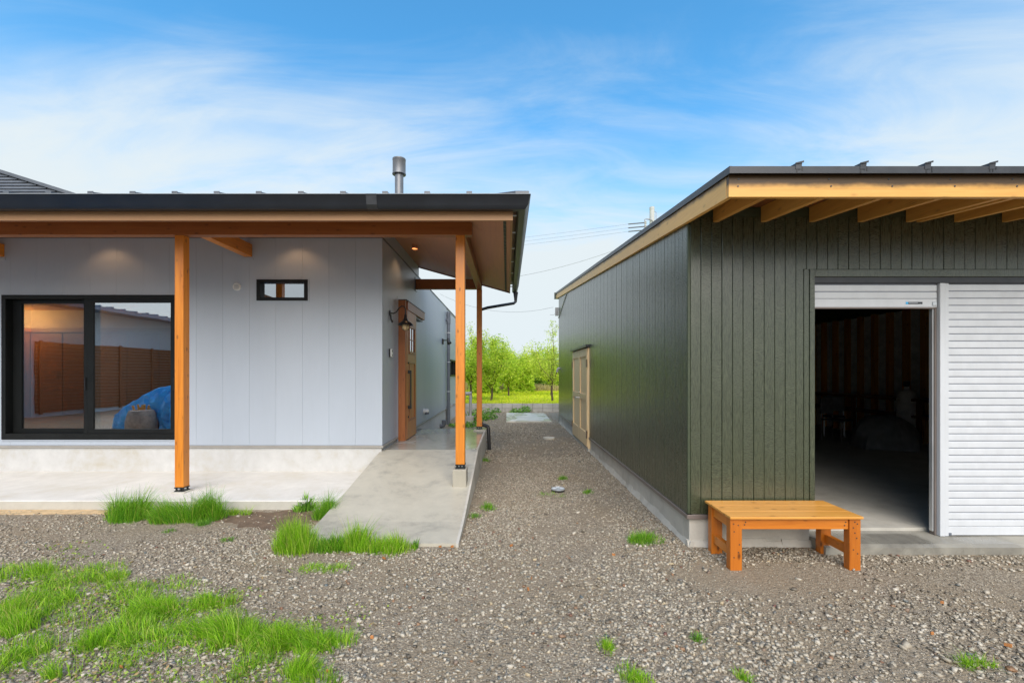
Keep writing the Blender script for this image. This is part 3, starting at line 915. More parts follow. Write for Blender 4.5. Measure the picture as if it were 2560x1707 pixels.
# ---- upper dark gable block behind, at the left
ub = MB()
GY = 8.0
def gx(px_): return (px_ - 1268) * GY / 1100
xa, xb = gx(-600), gx(190)
za = H + (932 - 428) * GY / 1100; slope = 0.315
def gz(x_): return za - (x_ - gx(0)) * slope
zb0 = 4.0
row = 0
z = zb0
blk = MB().ext([(xa, zb0), (xb, zb0), (xb, gz(xb)), (xa, gz(xa))], 1, GY + 0.03, GY + 1.0).build('upper_gable', 'slate_metal', house)
while z < 5.4:
    xe = min(xb, gx(0) + (za - z - 0.055) / slope)
    if xe > xa + 0.2:
        MB().hexa([(xa, GY + 0.029, z), (xe, GY + 0.029, z), (xe, GY + 0.004, z), (xa, GY + 0.004, z)], [(xa, GY + 0.029, z + 0.053), (xe - 0.05 * 0.2, GY + 0.029, z + 0.053), (xe - 0.01, GY + 0.022, z + 0.053), (xa, GY + 0.022, z + 0.053)]).build('lap_board', 'slate_metal', blk)
    z += 0.055
a = [(xa, GY - 0.02, gz(xa) - 0.03), (xb + 0.1, GY - 0.02, gz(xb + 0.1) - 0.03), (xb + 0.1, GY - 0.02, gz(xb + 0.1) + 0.03), (xa, GY - 0.02, gz(xa) + 0.03)]
MB().hexa(a, [(p, q + 1.05, r) for p, q, r in a]).build('rake_trim', 'slate_metal', blk)
# ---- chimney
ch = MB().lathe([(0.086, 0), (0.086, 1.12)], (-2.21, 9.0, 4.5), 24).build('chimney', 'chimney_metal', roof, smooth=True)
MB().lathe([(0.10, 5.575), (0.137, 5.58), (0.137, 5.60), (0.130, 5.605), (0.130, 5.86), (0.134, 5.865), (0.134, 5.895), (0.05, 5.905)], (-2.21, 9.0, 0), 28).build('chimney', 'chimney_metal', roof, smooth=True)

# ---- front door (sliding, timber)
DX = -1.700
door = MB().box(XC - 0.02, DX - 0.004, 7.445, 8.19, PORCH + 0.01, 2.60).build('door', 'door_wood_z', house)
tag(door, 'brown timber sliding front door with small panes and long black handle')
bx('jamb', 'jamb_wood_z', door, XC - 0.02, DX, 7.345, 7.443, PORCH - 0.001, 2.745, bevel=0.003)
bx('rail_cover', 'jamb_wood_z', door, XC + 0.0, DX + 0.02, 7.444, 8.97, 2.60, 2.745, bevel=0.003)
bx('rail_cap', 'slate_metal', door, XC + 0.0, DX + 0.03, 7.335, 8.98, 2.747, 2.756)
bx('track', 'dark_metal', door, XC + 0.0, DX - 0.02, 8.20, 8.96, 2.565, 2.598)
bx('stile', 'door_wood_z', door, DX - 0.0035, DX + 0.008, 7.446, 7.575, PORCH + 0.01, 2.598, bevel=0.002)
bx('stile', 'door_wood_z', door, DX - 0.0035, DX + 0.008, 8.06, 8.19, PORCH + 0.01, 2.598, bevel=0.002)
for zz0, zz1 in ((PORCH + 0.01, 0.70), (1.72, 1.86), (2.36, 2.597)):
    bx('rail', 'door_wood_z', door, DX - 0.0035, DX + 0.007, 7.5755, 8.0595, zz0, zz1, bevel=0.002)
ng = 7
for i in range(ng):
    a = 7.60 + i * (8.035 - 7.60) / ng
    bx('plank', 'door_wood_z', door, DX - 0.003, DX + 0.002, a + 0.002, a + (8.035 - 7.60) / ng - 0.002, 0.73, 1.69, bevel=0.0015)
mo = MB()
for r in ((7.576, 8.059, 0.70, 0.728), (7.576, 8.059, 1.692, 1.72), (7.576, 7.60, 0.728, 1.692), (8.035, 8.059, 0.728, 1.692)):
    mo.box(DX - 0.002, DX + 0.018, r[0], r[1], r[2], r[3])
mo.build('moulding', 'jamb_wood_z', door, bevel=0.003)
mo = MB()
for r in ((7.576, 8.059, 1.86, 1.905), (7.576, 8.059, 2.315, 2.36), (7.576, 7.62, 1.905, 2.315), (8.015, 8.059, 1.905, 2.315)):
    mo.box(DX - 0.002, DX + 0.02, r[0], r[1], r[2], r[3])
mo.build('moulding', 'jamb_wood_z', door, bevel=0.003)
for (a, b, c, d) in ((7.622, 7.812, 1.907, 2.10), (7.826, 8.013, 1.907, 2.10), (7.622, 7.812, 2.116, 2.313), (7.826, 8.013, 2.116, 2.313)):
    bx('pane', 'pane_dark', door, DX - 0.002, DX + 0.002, a, b, c, d)
bx('glazing_bar', 'jamb_wood_z', door, DX - 0.002, DX + 0.012, 7.813, 7.825, 1.906, 2.314)
bx('glazing_bar', 'jamb_wood_z', door, DX - 0.002, DX + 0.0115, 7.621, 8.014, 2.102, 2.114)
hd = MB().box(DX + 0.045, DX + 0.068, 7.49, 7.515, 0.93, 1.575).build('handle', 'black_metal', door, bevel=0.003)
for zz in (0.945, 1.545):
    bx('handle_mount', 'black_metal', door, DX + 0.0085, DX + 0.07, 7.485, 7.52, zz - 0.025, zz + 0.03, bevel=0.003)
for zz in (0.78, 1.70):
    MB().lathe([(0.018, 0.0085), (0.018, 0.022), (0.012, 0.026)], (DX, 7.503, zz), 14, 0).build('lock', 'black_metal', door)
wall_box(MB(), WS, 7.27, 7.335, PORCH, 2.80, 0.0005, 0.006).build('door_trim', 'grey_siding', door)

# ================================================================== shed
SXW, SYW, SFAR = 1.589, 3.87, 13.6
shed = thing('shed', 'dark green board clad shed with pale timber eaves and white roller shutters', 'shed', (5.0, SYW, 0))
SF, SS = ('F', SYW), ('LX', SXW)
SFL = 0.29
FRZ, FRY, RSL = 2.76, 3.08, 0.103       # rake bottom height at front, front y, slope
XR = 8.6
def rake(y_): return FRZ + RSL * (y_ - FRY)
OPX = 2.707
core = MB()
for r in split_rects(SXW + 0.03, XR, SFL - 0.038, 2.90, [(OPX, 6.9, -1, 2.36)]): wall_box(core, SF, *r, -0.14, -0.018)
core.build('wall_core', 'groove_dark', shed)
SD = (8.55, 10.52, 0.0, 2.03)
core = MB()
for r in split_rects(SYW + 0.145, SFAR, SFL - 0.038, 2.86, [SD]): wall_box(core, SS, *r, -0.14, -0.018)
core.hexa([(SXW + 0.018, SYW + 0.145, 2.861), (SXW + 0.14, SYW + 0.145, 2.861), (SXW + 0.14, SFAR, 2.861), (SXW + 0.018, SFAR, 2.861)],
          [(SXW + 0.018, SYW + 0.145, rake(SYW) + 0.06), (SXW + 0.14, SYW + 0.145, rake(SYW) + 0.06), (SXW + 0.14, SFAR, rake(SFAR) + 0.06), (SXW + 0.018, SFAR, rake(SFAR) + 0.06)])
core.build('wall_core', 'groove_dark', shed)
bx('rear_wall', 'green_trim', shed, SXW + 0.02, XR, SFAR + 0.001, SFAR + 0.14, 0, rake(SFAR) + 0.05)
bx('side_wall', 'green_trim', shed, XR - 0.14, XR - 0.001, SYW + 0.145, SFAR, 0, 2.86)
MB().hexa([(XR - 0.14, SYW + 0.145, 2.861), (XR - 0.001, SYW + 0.145, 2.861), (XR - 0.001, SFAR, 2.861), (XR - 0.14, SFAR, 2.861)],
          [(XR - 0.14, SYW + 0.145, rake(SYW) + 0.06), (XR - 0.001, SYW + 0.145, rake(SYW) + 0.06), (XR - 0.001, SFAR, rake(SFAR) + 0.06), (XR - 0.14, SFAR, rake(SFAR) + 0.06)]).build('side_wall', 'green_trim', shed)
BW = 0.0929
def boards(wall, u0, u1, v0, topf, holes, inset=0.0):
    u = u0; i = 0
    while u < u1 - 0.01:
        ub_ = min(u + BW, u1)
        j = [1.02, 1.93, 1.37, 2.25, 0.74, 1.62][(i * 5 + (i // 3)) % 6]
        cuts = [v0, j, topf(u)]
        for c0, c1 in zip(cuts[:-1], cuts[1:]):
            for (a, b, c, d) in split_rects(u + 0.0016, ub_ - 0.0016, c0 + 0.0004, c1 - 0.0004, holes):
                if d - c < 0.02 or b - a < 0.012: continue
                panel(wall, a, b, c, d, -0.017, -0.0008 * ((i * 7) % 3), 0.0032).build('cladding_board', 'green_board', shed)
        u = ub_; i += 1
boards(SF, SXW + 0.022, 6.9, SFL, lambda u: 2.90, [(OPX - 0.10, 7, -1, 2.36 + 0.082)])
boards(SS, SYW + 0.022, SFAR - 0.02, SFL, lambda u: rake(u) + 0.05, [(SD[0] - 0.02, SD[1] + 0.02, -1, SD[3] + 0.055)])
wall_box(MB(), SF, 6.91, XR, SFL, 2.90, -0.017, 0.0).build('cladding_sheet', 'green_trim', shed)
# trims
MB().box(SXW - 0.002, SXW + 0.021, SYW - 0.002, SYW + 0.021, SFL, 2.84).build('corner_trim', 'green_trim', shed, bevel=0.004)
for a in (OPX - 0.098, OPX - 0.048):
    wall_box(MB(), SF, a + 0.001, a + 0.046, SFL, 2.36 + 0.08, -0.017, 0.004 if a > OPX - 0.06 else 0.001).build('corner_trim', 'green_board', shed, bevel=0.003)
wall_box(MB(), SF, OPX - 0.002, 6.9, 2.375, 2.44, -0.017, 0.001).build('header_trim', 'green_board', shed, bevel=0.003)
wall_box(MB(), SF, OPX - 0.002, 6.9, 2.322, 2.374, -0.05, -0.008).build('header_trim', 'dark_metal', shed, bevel=0.003)
# flashing and foundation
wall_box(MB(), SF, SXW - 0.012, OPX - 0.004, SFL - 0.042, SFL - 0.003, -0.04, 0.013).build('base_flashing', 'bronze_flashing', shed, bevel=0.003)
wall_box(MB(), SS, SYW - 0.012, SD[0] - 0.03, SFL - 0.0415, SFL - 0.003, -0.04, 0.0125).build('base_flashing', 'bronze_flashing', shed, bevel=0.003)
wall_box(MB(), SS, SD[1] + 0.03, SFAR, SFL - 0.0415, SFL - 0.003, -0.04, 0.0125).build('base_flashing', 'bronze_flashing', shed, bevel=0.003)
fo = MB()
wall_box(fo, SF, SXW + 0.022, OPX - 0.03, -0.1, SFL - 0.043, -0.16, -0.022)
fo.build('foundation', 'foundation_shed', shed, bevel=0.006)
wall_box(MB(), SS, SYW + 0.162, SFAR, -0.1, SFL - 0.043, -0.16, -0.022).build('foundation', 'foundation_shed', shed)
# rough mortar foot
ft = MB()
rr = random.Random(3)
for i in range(60):
    yy = 3.86 + i * 0.162
    w0 = 0.012 + rr.random() * 0.025; w1 = 0.012 + rr.random() * 0.025
    hh0 = 0.03 + rr.random() * 0.05
    ft.hexa([(SXW + 0.03 - w0 - 0.02, yy, -0.03), (SXW + 0.05, yy, -0.03), (SXW + 0.05, yy + 0.162, -0.03), (SXW + 0.03 - w1 - 0.02, yy + 0.162, -0.03)],
            [(SXW + 0.022, yy, hh0), (SXW + 0.05, yy, hh0), (SXW + 0.05, yy + 0.162, hh0), (SXW + 0.022, yy + 0.162, hh0)])
ft.build('mortar_foot', 'foundation_shed', shed)
ft = MB()
for i in range(8):
    xx = SXW + i * 0.139
    d = 0.02 + rr.random() * 0.03; hh0 = 0.04 + rr.random() * 0.03
    ft.hexa([(xx, SYW + 0.02 - d, -0.03), (xx + 0.139, SYW + 0.02 - d, -0.03), (xx + 0.139, SYW + 0.05, -0.03), (xx, SYW + 0.05, -0.03)],
            [(xx, SYW + 0.015, hh0), (xx + 0.139, SYW + 0.015, hh0), (xx + 0.139, SYW + 0.05, hh0), (xx, SYW + 0.05, hh0)])
ft.build('mortar_foot', 'foundation_shed', shed)
# floor slab and apron
bx('floor_slab', 'shed_floor', shed, SXW + 0.15, XR - 0.15, 4.02, SFAR - 0.01, -0.1, 0.118)
ap = MB().ext([(3.70, -0.1), (3.70, 0.062), (3.74, 0.078), (4.018, 0.090), (4.018, -0.1)], 0, OPX - 0.028, 8.2).build('apron', 'apron_wet', shed)
# roof
rf = MB()
FX0 = 1.55
def roofz(y_): return rake(y_) + 0.16
a = [(FX0, FRY - 0.03, roofz(FRY - 0.03)), (XR + 0.1, FRY - 0.03, roofz(FRY - 0.03)), (XR + 0.1, 13.95, roofz(13.95)), (FX0, 13.95, roofz(13.95))]
rf.hexa(a, [(p, q, r + 0.02) for p, q, r in a])
rf = rf.build('roof', 'dark_metal', shed)
bx('drip_edge', 'dark_metal', rf, FX0 - 0.012, XR + 0.1, FRY - 0.042, FRY - 0.031, roofz(FRY) - 0.012, roofz(FRY) + 0.036)
a = [(FX0 - 0.014, FRY - 0.0415, roofz(FRY) - 0.0125), (FX0 - 0.002, FRY - 0.0415, roofz(FRY) - 0.0125), (FX0 - 0.002, 13.96, roofz(13.96) - 0.0125), (FX0 - 0.014, 13.96, roofz(13.96) - 0.0125)]
MB().hexa(a, [(p, q, r + 0.05) for p, q, r in a]).build('drip_edge', 'dark_metal', rf)
for i in range(14):
    xx = (1995 - 1268) * 3.04 / 1100 + i * 0.4455
    if xx > XR: break
    z0_ = roofz(FRY - 0.03) + 0.018
    a = [(xx - 0.020, FRY - 0.045, z0_), (xx + 0.020, FRY - 0.045, z0_), (xx + 0.026, FRY - 0.045, z0_ + 0.042), (xx - 0.016, FRY - 0.045, z0_ + 0.042)]
    MB().hexa(a, [(p, q + 10.9, r + RSL * 10.9) for p, q, r in a]).build('roof_seam', 'dark_metal', rf)
    MB().hexa([(xx - 0.022, FRY - 0.052, z0_ + 0.034), (xx + 0.034, FRY - 0.052, z0_ + 0.044), (xx + 0.034, FRY - 0.046, z0_ + 0.044), (xx - 0.022, FRY - 0.046, z0_ + 0.034)],
              [(xx - 0.022, FRY - 0.052, z0_ + 0.042), (xx + 0.034, FRY - 0.052, z0_ + 0.056), (xx + 0.034, FRY - 0.046, z0_ + 0.056), (xx - 0.022, FRY - 0.046, z0_ + 0.042)]).build('seam_cap', 'dark_metal', rf)
    if xx < 5:
        st = random.Random(i)
        for q in range(3):
            xs_ = xx - 0.02 + q * 0.02 + st.random() * 0.01
            bx('drip_stain', 'black_metal', rf, xs_, xs_ + 0.008, FRY - 0.0435, FRY - 0.0422, roofz(FRY) + 0.034 - 0.02 - st.random() * 0.028, roofz(FRY) + 0.035)
bx('roof_end_box', 'gutter_side', rf, FX0 - 0.05, XR, 13.962, 14.05, rake(13.95) - 0.0, roofz(13.95) + 0.04)
# fascia, rake board, rafters
fa = bx('fascia', 'wet_fascia_x', shed, FX0 + 0.001, XR + 0.08, FRY, FRY + 0.035, FRZ, roofz(FRY) - 0.004, bevel=0.002)
for xx in (1.63, 2.27, 2.69, 3.12, 3.55, 3.98, 4.4):
    for zz in (2.835, 2.885):
        MB().lathe([(0.006, -0.003), (0.006, 0.002)], (xx + 0.02 * math.sin(zz * 90 + xx), FRY, zz), 8, 1).build('screw', 'dark_metal', fa)
a = [(FX0, FRY + 0.0352, rake(FRY + 0.0352)), (FX0 + 0.036, FRY + 0.0352, rake(FRY + 0.0352)), (FX0 + 0.036, 13.9, rake(13.9)), (FX0, 13.9, rake(13.9))]
MB().hexa(a, [(p, q, r + 0.155) for p, q, r in a]).build('rake_board', 'wet_rake_y', shed)
for i, xx in enumerate((1.81, 2.23, 2.655, 3.08, 3.505, 3.60, 3.93, 4.35, 4.78, 5.2, 5.63, 6.06)):
    a = [(xx, FRY + 0.036, rake(FRY) + 0.012), (xx + 0.045, FRY + 0.036, rake(FRY) + 0.012), (xx + 0.045, SYW + 0.0, rake(SYW) + 0.012), (xx, SYW + 0.0, rake(SYW) + 0.012)]
    MB().hexa(a, [(p, q, r + 0.135) for p, q, r in a]).build('rafter', 'pale_wood_y', shed, bevel=0.002)
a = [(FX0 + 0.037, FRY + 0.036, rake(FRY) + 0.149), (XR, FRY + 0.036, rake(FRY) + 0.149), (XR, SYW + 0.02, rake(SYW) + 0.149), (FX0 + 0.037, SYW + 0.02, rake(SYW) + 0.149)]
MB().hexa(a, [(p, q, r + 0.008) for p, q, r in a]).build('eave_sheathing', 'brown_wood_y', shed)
bx('frieze', 'green_trim', shed, SXW + 0.05, 7.0, SYW + 0.004, SYW + 0.02, 2.901, 2.985)
# roller shutters
SHY = 3.905
def shutter(x0, x1, zb, zt, lab, n0=0):
    sh = bx('roller_shutter', 'shutter_groove', shed, x0, x1, SHY + 0.006, SHY + 0.012, zb + 0.01, zt)
    tag(sh, lab)
    p = 0.0633
    bx('bottom_bar', 'shutter_white', sh, x0, x1, SHY - 0.004, SHY + 0.005, zb, zb + 0.075, bevel=0.003)
    z = zb + 0.078
    while z < zt - 0.02:
        zt_ = min(z + p - 0.007, zt)
        MB().ext([(SHY + 0.0055, z), (SHY - 0.001, z + 0.001), (SHY - 0.002, z + 0.012), (SHY - 0.002, zt_ - 0.012), (SHY - 0.0005, zt_ - 0.002), (SHY + 0.0055, zt_)], 0, x0, x1).build('slat', 'shutter_white', sh)
        z += p
    return sh
MX0, MX1 = 3.822, 3.905
s1 = shutter(OPX + 0.002, MX0 - 0.012, 2.112, 2.335, 'half raised white roller shutter over the open shed doorway')
s2 = shutter(MX1 + 0.003, 6.85, 0.092, 2.335, 'lowered white roller shutter at the right of the shed front')
mu = MB()
mu.box(MX0, MX0 + 0.045, SHY - 0.022, SHY + 0.06, 0.088, 2.33)
mu.box(MX0 + 0.046, MX1, SHY - 0.016, SHY + 0.06, 0.088, 2.33)
mu.build('shutter_column', 'shutter_white', shed, bevel=0.003)
bx('guide_rail', 'aluminium', shed, MX0 - 0.03, MX0 - 0.018, SHY + 0.02, SHY + 0.05, 0.12, 2.11)
bx('guide_rail', 'bronze_flashing', shed, MX0 - 0.017, MX0 - 0.001, SHY + 0.01, SHY + 0.06, 0.09, 2.33)
bx('guide_rail', 'aluminium', shed, OPX - 0.001, XR - 3, SHY + 0.03, SHY + 0.07, 2.335, 2.36)
bx('latch', 'aluminium', s1, MX0 - 0.055, MX0 - 0.018, SHY - 0.012, SHY - 0.0045, 2.125, 2.16, bevel=0.003)
bx('shutter_lip', 'bronze_flashing', s1, OPX + 0.003, MX0 - 0.03, SHY - 0.003, SHY + 0.02, 2.1, 2.1118)
bx('foot_stop', 'grey_plastic', s2, MX1 + 0.004, MX1 + 0.03, SHY - 0.010, SHY - 0.0045, 0.092, 0.115)
# maker's sticker: blue square, dark strip, unreadable pale lettering
st = bx('sticker', 'sticker_dark', s1, 3.555, 3.68, SHY - 0.0062, SHY - 0.0042, 2.139, 2.158)
bx('sticker_square', 'sticker_blue', st, 3.533, 3.5545, SHY - 0.0062, SHY - 0.0042, 2.139, 2.158)
lx = 3.5595
sr = random.Random(5)
for i in range(11):
    w_ = 0.004 + sr.random() * 0.003
    bx('lettering', 'sticker_grey', st, lx, lx + w_, SHY - 0.0068, SHY - 0.0063, 2.1455, 2.1525 + sr.random() * 0.002)
    lx += w_ + 0.0018
bx('lettering', 'sticker_grey', st, 3.652, 3.668, SHY - 0.0068, SHY - 0.0063, 2.1415, 2.1445)
# side double door
dd = bx('double_door', 'pale_wood_z', shed, SXW + 0.02, SXW + 0.05, SD[0], SD[1], 0.06, SD[3])
tag(dd, 'pale plywood double door in the green side wall')
mid = (SD[0] + SD[1]) / 2
def leaf(a, b):
    lf = bx('door_leaf', 'ply_wood_z', dd, SXW - 0.012, SXW + 0.019, a, b, 0.085, SD[3] - 0.012, bevel=0.002)
    for r in ((a, b, 0.085, 0.36), (a, b, 0.98, 1.10), (a, b, 1.86, SD[3] - 0.012)):
        bx('rail', 'ply_wood_z', lf, SXW - 0.034, SXW - 0.0125, r[0] + 0.1125, r[1] - 0.1125, r[2], r[3], bevel=0.002)
    for (p, q) in ((a, a + 0.112), (b - 0.112, b)):
        bx('stile', 'ply_wood_z', lf, SXW - 0.0345, SXW - 0.0125, p, q, 0.085, SD[3] - 0.012, bevel=0.002)
    return lf
l1 = leaf(SD[0] + 0.035, mid - 0.004)
l2 = leaf(mid + 0.004, SD[1] - 0.035)
bx('jamb', 'ply_wood_z', dd, SXW - 0.02, SXW + 0.05, SD[0] - 0.018, SD[0] + 0.033, 0.06, SD[3], bevel=0.002)
bx('jamb', 'ply_wood_z', dd, SXW - 0.02, SXW + 0.05, SD[1] - 0.033, SD[1] + 0.018, 0.06, SD[3], bevel=0.002)
bx('door_sill', 'foundation_shed', dd, SXW - 0.02, SXW + 0.1, SD[0] - 0.02, SD[1] + 0.02, 0.0, 0.058)
bx('door_hood', 'dark_metal', dd, SXW - 0.075, SXW + 0.01, SD[0] - 0.06, SD[1] + 0.05, SD[3] + 0.004, SD[3] + 0.05, bevel=0.003)
for (yy, zz) in ((SD[0] + 0.03, 1.72), (SD[0] + 0.03, 0.33), (SD[1] - 0.03, 1.72), (SD[1] - 0.03, 0.33)):
    bx('hinge', 'hinge_brown', dd, SXW - 0.052, SXW - 0.035, yy - 0.03, yy + 0.03, zz - 0.075, zz + 0.075, bevel=0.003)
MB().tube([(SXW - 0.03, mid - 0.05, 1.00), (SXW - 0.085, mid - 0.05, 1.00), (SXW - 0.095, mid + 0.09, 1.00)], 0.011, 8).build('handle', 'steel', dd, smooth=True)
MB().lathe([(0.028, -0.05), (0.028, -0.034)], (SXW, mid - 0.05, 1.12), 12, 0).build('lock', 'steel', dd)
# interior of the shed: studs and insulation on the far right wall
for i in range(24):
    yy = 4.4 + i * 0.40
    bx('stud', 'pale_wood_z', shed, XR - 0.26, XR - 0.145, yy, yy + 0.09, 0.12, 2.86)
    bx('insulation_panel', 'insulation', shed, XR - 0.17, XR - 0.145, yy + 0.095, yy + 0.395, 0.13, 2.85)
for i in range(16):
    xx = SXW + 0.3 + i * 0.42
    bx('stud', 'pale_wood_z', shed, xx, xx + 0.09, SFAR - 0.12, SFAR - 0.005, 0.12, 3.6)
    bx('insulation_panel', 'insulation', shed, xx + 0.095, xx + 0.41, SFAR - 0.04, SFAR - 0.006, 0.13, 3.6)
MB().tube([(XR - 0.3, 11.9, 1.9), (XR - 0.3, 13.4, 3.2)], 0.05, 4).build('brace', 'brown_wood_z', shed)
bx('shelf', 'brown_wood_y', shed, XR - 0.75, XR - 0.27, 8.2, 13.0, 0.98, 1.03)
bx('shelf', 'brown_wood_y', shed, XR - 0.75, XR - 0.27, 8.2, 13.0, 0.66, 0.70)
for yy in (8.4, 10.0, 11.6, 12.9):
    bx('shelf_leg', 'brown_wood_z', shed, XR - 0.74, XR - 0.68, yy, yy + 0.06, 0.118, 0.98)

# ================================================================== bench
bench = thing('bench', 'low orange timber bench on gravel in front of the green shed', 'bench', (2.23, 3.61, 0))
BT = 0.42
for i in range(3):
    y0 = 3.395 + i * 0.147
    bx('top_plank', 'bench_top_wood', bench, 1.722, 2.752, y0, y0 + 0.1455, BT - 0.019, BT, bevel=0.0025)
LX0, LX1 = (1.73, 1.822), (2.655, 2.743)
for (a, b) in (LX0, LX1):
    for (c, d) in ((3.412, 3.475), (3.725, 3.79)):
        bx('leg', 'bench_wood_z', bench, a, b, c, d, -0.012, BT - 0.0195, bevel=0.003)
bx('front_apron', 'bench_wood_x', bench, 1.8225, 2.6545, 3.424, 3.454, BT - 0.105, BT - 0.0195, bevel=0.002)
bx('back_apron', 'bench_wood_x', bench, 1.8225, 2.6545, 3.748, 3.778, BT - 0.105, BT - 0.0195, bevel=0.002)
for (a, b) in ((1.745, 1.785), (2.69, 2.73)):
    bx('side_apron', 'bench_wood_y', bench, a, b, 3.4755, 3.7245, BT - 0.105, BT - 0.0195, bevel=0.002)
    bx('stretcher', 'bench_wood_y', bench, a, b, 3.4755, 3.7245, 0.095, 0.165, bevel=0.002)
for (x_, zs) in ((1.755, (0.36, 0.30, 0.10)), (1.795, (0.35, 0.20, 0.14)), (2.69, (0.375, 0.33, 0.29, 0.16)), (2.715, (0.36, 0.25, 0.13)), (1.85, (0.37, 0.35)), (2.63, (0.37, 0.345))):
    for z_ in zs:
        yy = 3.412 if x_ < 1.83 or x_ > 2.65 else 3.424
        MB().lathe([(0.0055, -0.0012), (0.0055, 0.002)], (x_ + 0.006 * math.sin(z_ * 70), yy, z_), 8, 1).build('screw', 'dark_metal', bench)

# ================================================================== house fittings
# wall lamp
LY = 6.82
wlmp = thing('wall_lamp', 'black barn style wall lamp with amber glass beside the front door', 'wall lamp', (XC, LY, 2.50))
MB().lathe([(0.045, 0.0), (0.045, 0.014), (0.02, 0.02)], (XC + 0.0, LY, 2.455), 18, 0).build('wall_plate', 'black_metal', wlmp, smooth=True)
arm = [(XC + 0.015, LY, 2.455), (XC + 0.06, LY, 2.452), (XC + 0.10, LY, 2.47), (XC + 0.145, LY, 2.535), (XC + 0.185, LY, 2.565), (XC + 0.225, LY, 2.558), (XC + 0.243, LY, 2.525), (XC + 0.245, LY, 2.43)]
MB().tube(arm, 0.010, 8).build('arm', 'black_metal', wlmp, smooth=True)
MB().tube([(XC + 0.015, LY, 2.43), (XC + 0.02, LY, 2.36), (XC + 0.045, LY, 2.315)], [0.014, 0.013, 0.017], 8).build('switch_arm', 'black_metal', wlmp, smooth=True)
MB().lathe([(0.012, 0.17), (0.020, 0.155), (0.024, 0.11), (0.036, 0.085), (0.040, 0.07), (0.075, 0.045), (0.108, 0.02), (0.119, 0.0), (0.116, -0.004), (0.07, 0.03), (0.04, 0.045)], (XC + 0.245, LY, 2.27), 28).build('shade', 'black_metal', wlmp, smooth=True)
MB().lathe([(0.05, 0.03), (0.058, 0.0), (0.056, -0.035), (0.042, -0.065), (0.02, -0.08), (0.003, -0.084)], (XC + 0.245, LY, 2.265), 20).build('bulb', 'bulb_glass', wlmp, smooth=True)
cg = MB()
for k in range(6):
    a = k * math.pi / 3
    cg.tube([(XC + 0.245 + math.cos(a) * r, LY + math.sin(a) * r, 2.265 + h) for r, h in ((0.060, 0.0), (0.059, -0.035), (0.045, -0.067), (0.02, -0.084))], 0.0022, 4)
cg.build('guard', 'black_metal', wlmp)
# intercom
ic = thing('intercom', 'small white intercom panel on the grey wall beside the door jamb', 'intercom', (XC, 6.82, 1.78))
bx('housing', 'black_plastic', ic, XC + 0.0005, XC + 0.022, 6.77, 6.865, 1.775, 1.90, bevel=0.003)
bx('face_plate', 'white_plastic', ic, XC + 0.0225, XC + 0.040, 6.772, 6.863, 1.777, 1.898, bevel=0.004)
bx('lens', 'black_plastic', ic, XC + 0.0405, XC + 0.043, 6.80, 6.835, 1.855, 1.885)
bx('button', 'grey_plastic', ic, XC + 0.0405, XC + 0.043, 6.80, 6.835, 1.79, 1.815)
# vent hood low on the wall
vh = thing('vent_hood', 'small white vent hood low on the grey side wall', 'vent', (XC, 9.6, 0.62))
MB().lathe([(0.062, 0.0), (0.062, 0.012), (0.050, 0.02), (0.052, 0.08), (0.04, 0.105), (0.01, 0.115)], (XC, 9.6, 0.70), 18, 0).build('hood', 'white_plastic', vh, smooth=True)
MB().tube([(XC + 0.06, 9.6, 0.70), (XC + 0.075, 9.6, 0.625)], [0.05, 0.042], 14).build('outlet', 'grey_plastic', vh, smooth=True)
# round wall vent
rv = thing('round_vent', 'small round cream vent cap on the grey front wall', 'vent', (-3.93, ZW, 2.72))
MB().lathe([(0.056, 0.001), (0.056, -0.012), (0.050, -0.020), (0.044, -0.016), (0.004, -0.014)], (-3.93, ZW, 2.78), 24, 1).build('cap', 'white_plastic', rv, smooth=True)
for k in range(5):
    bx('louvre', 'pipe_cover', rv, -3.93 - 0.035, -3.93 + 0.035, ZW - 0.0205, ZW - 0.014, 2.75 + k * 0.014, 2.754 + k * 0.014)
# spot light
sp_ = thing('spot_light', 'small black spot light on the side wall by the grey stack', 'spot light', (XC, 12.3, 2.4))
bx('base', 'black_plastic', sp_, XC + 0.0005, XC + 0.045, 12.25, 12.37, 2.33, 2.48, bevel=0.006)
MB().tube([(XC + 0.04, 12.3, 2.44), (XC + 0.16, 12.29, 2.44)], 0.016, 8).build('arm', 'black_plastic', sp_)
MB().tube([(XC + 0.17, 12.32, 2.50), (XC + 0.17, 12.30, 2.44), (XC + 0.215, 12.26, 2.35)], [0.035, 0.045, 0.06], 12).build('head', 'black_plastic', sp_, smooth=True)
# grey drain stack
ds = thing('drain_stack', 'tall grey plastic drain stack fixed to the house side wall', 'pipe', (-1.75, 13.1, 0))
MB().tube([(-1.745, 13.08, -0.05), (-1.745, 13.08, 3.28)], 0.050, 16).build('pipe', 'grey_plastic', ds, smooth=True)
MB().lathe([(0.060, 2.98), (0.060, 3.16), (0.055, 3.165), (0.062, 3.24), (0.062, 3.34), (0.05, 3.345)], (-1.745, 13.08, 0), 18).build('tee', 'grey_plastic', ds, smooth=True)
MB().tube([(-1.745, 13.08, 3.10), (-1.86, 13.08, 3.10)], 0.05, 12).build('branch', 'grey_plastic', ds, smooth=True)
for zz in (0.98, 1.85, 2.72):
    MB().lathe([(0.056, -0.012), (0.056, 0.012)], (-1.745, 13.08, zz), 16).build('clamp', 'aluminium', ds)
    bx('clamp_arm', 'aluminium', ds, -1.84, -1.79, 13.065, 13.095, zz - 0.008, zz + 0.008)
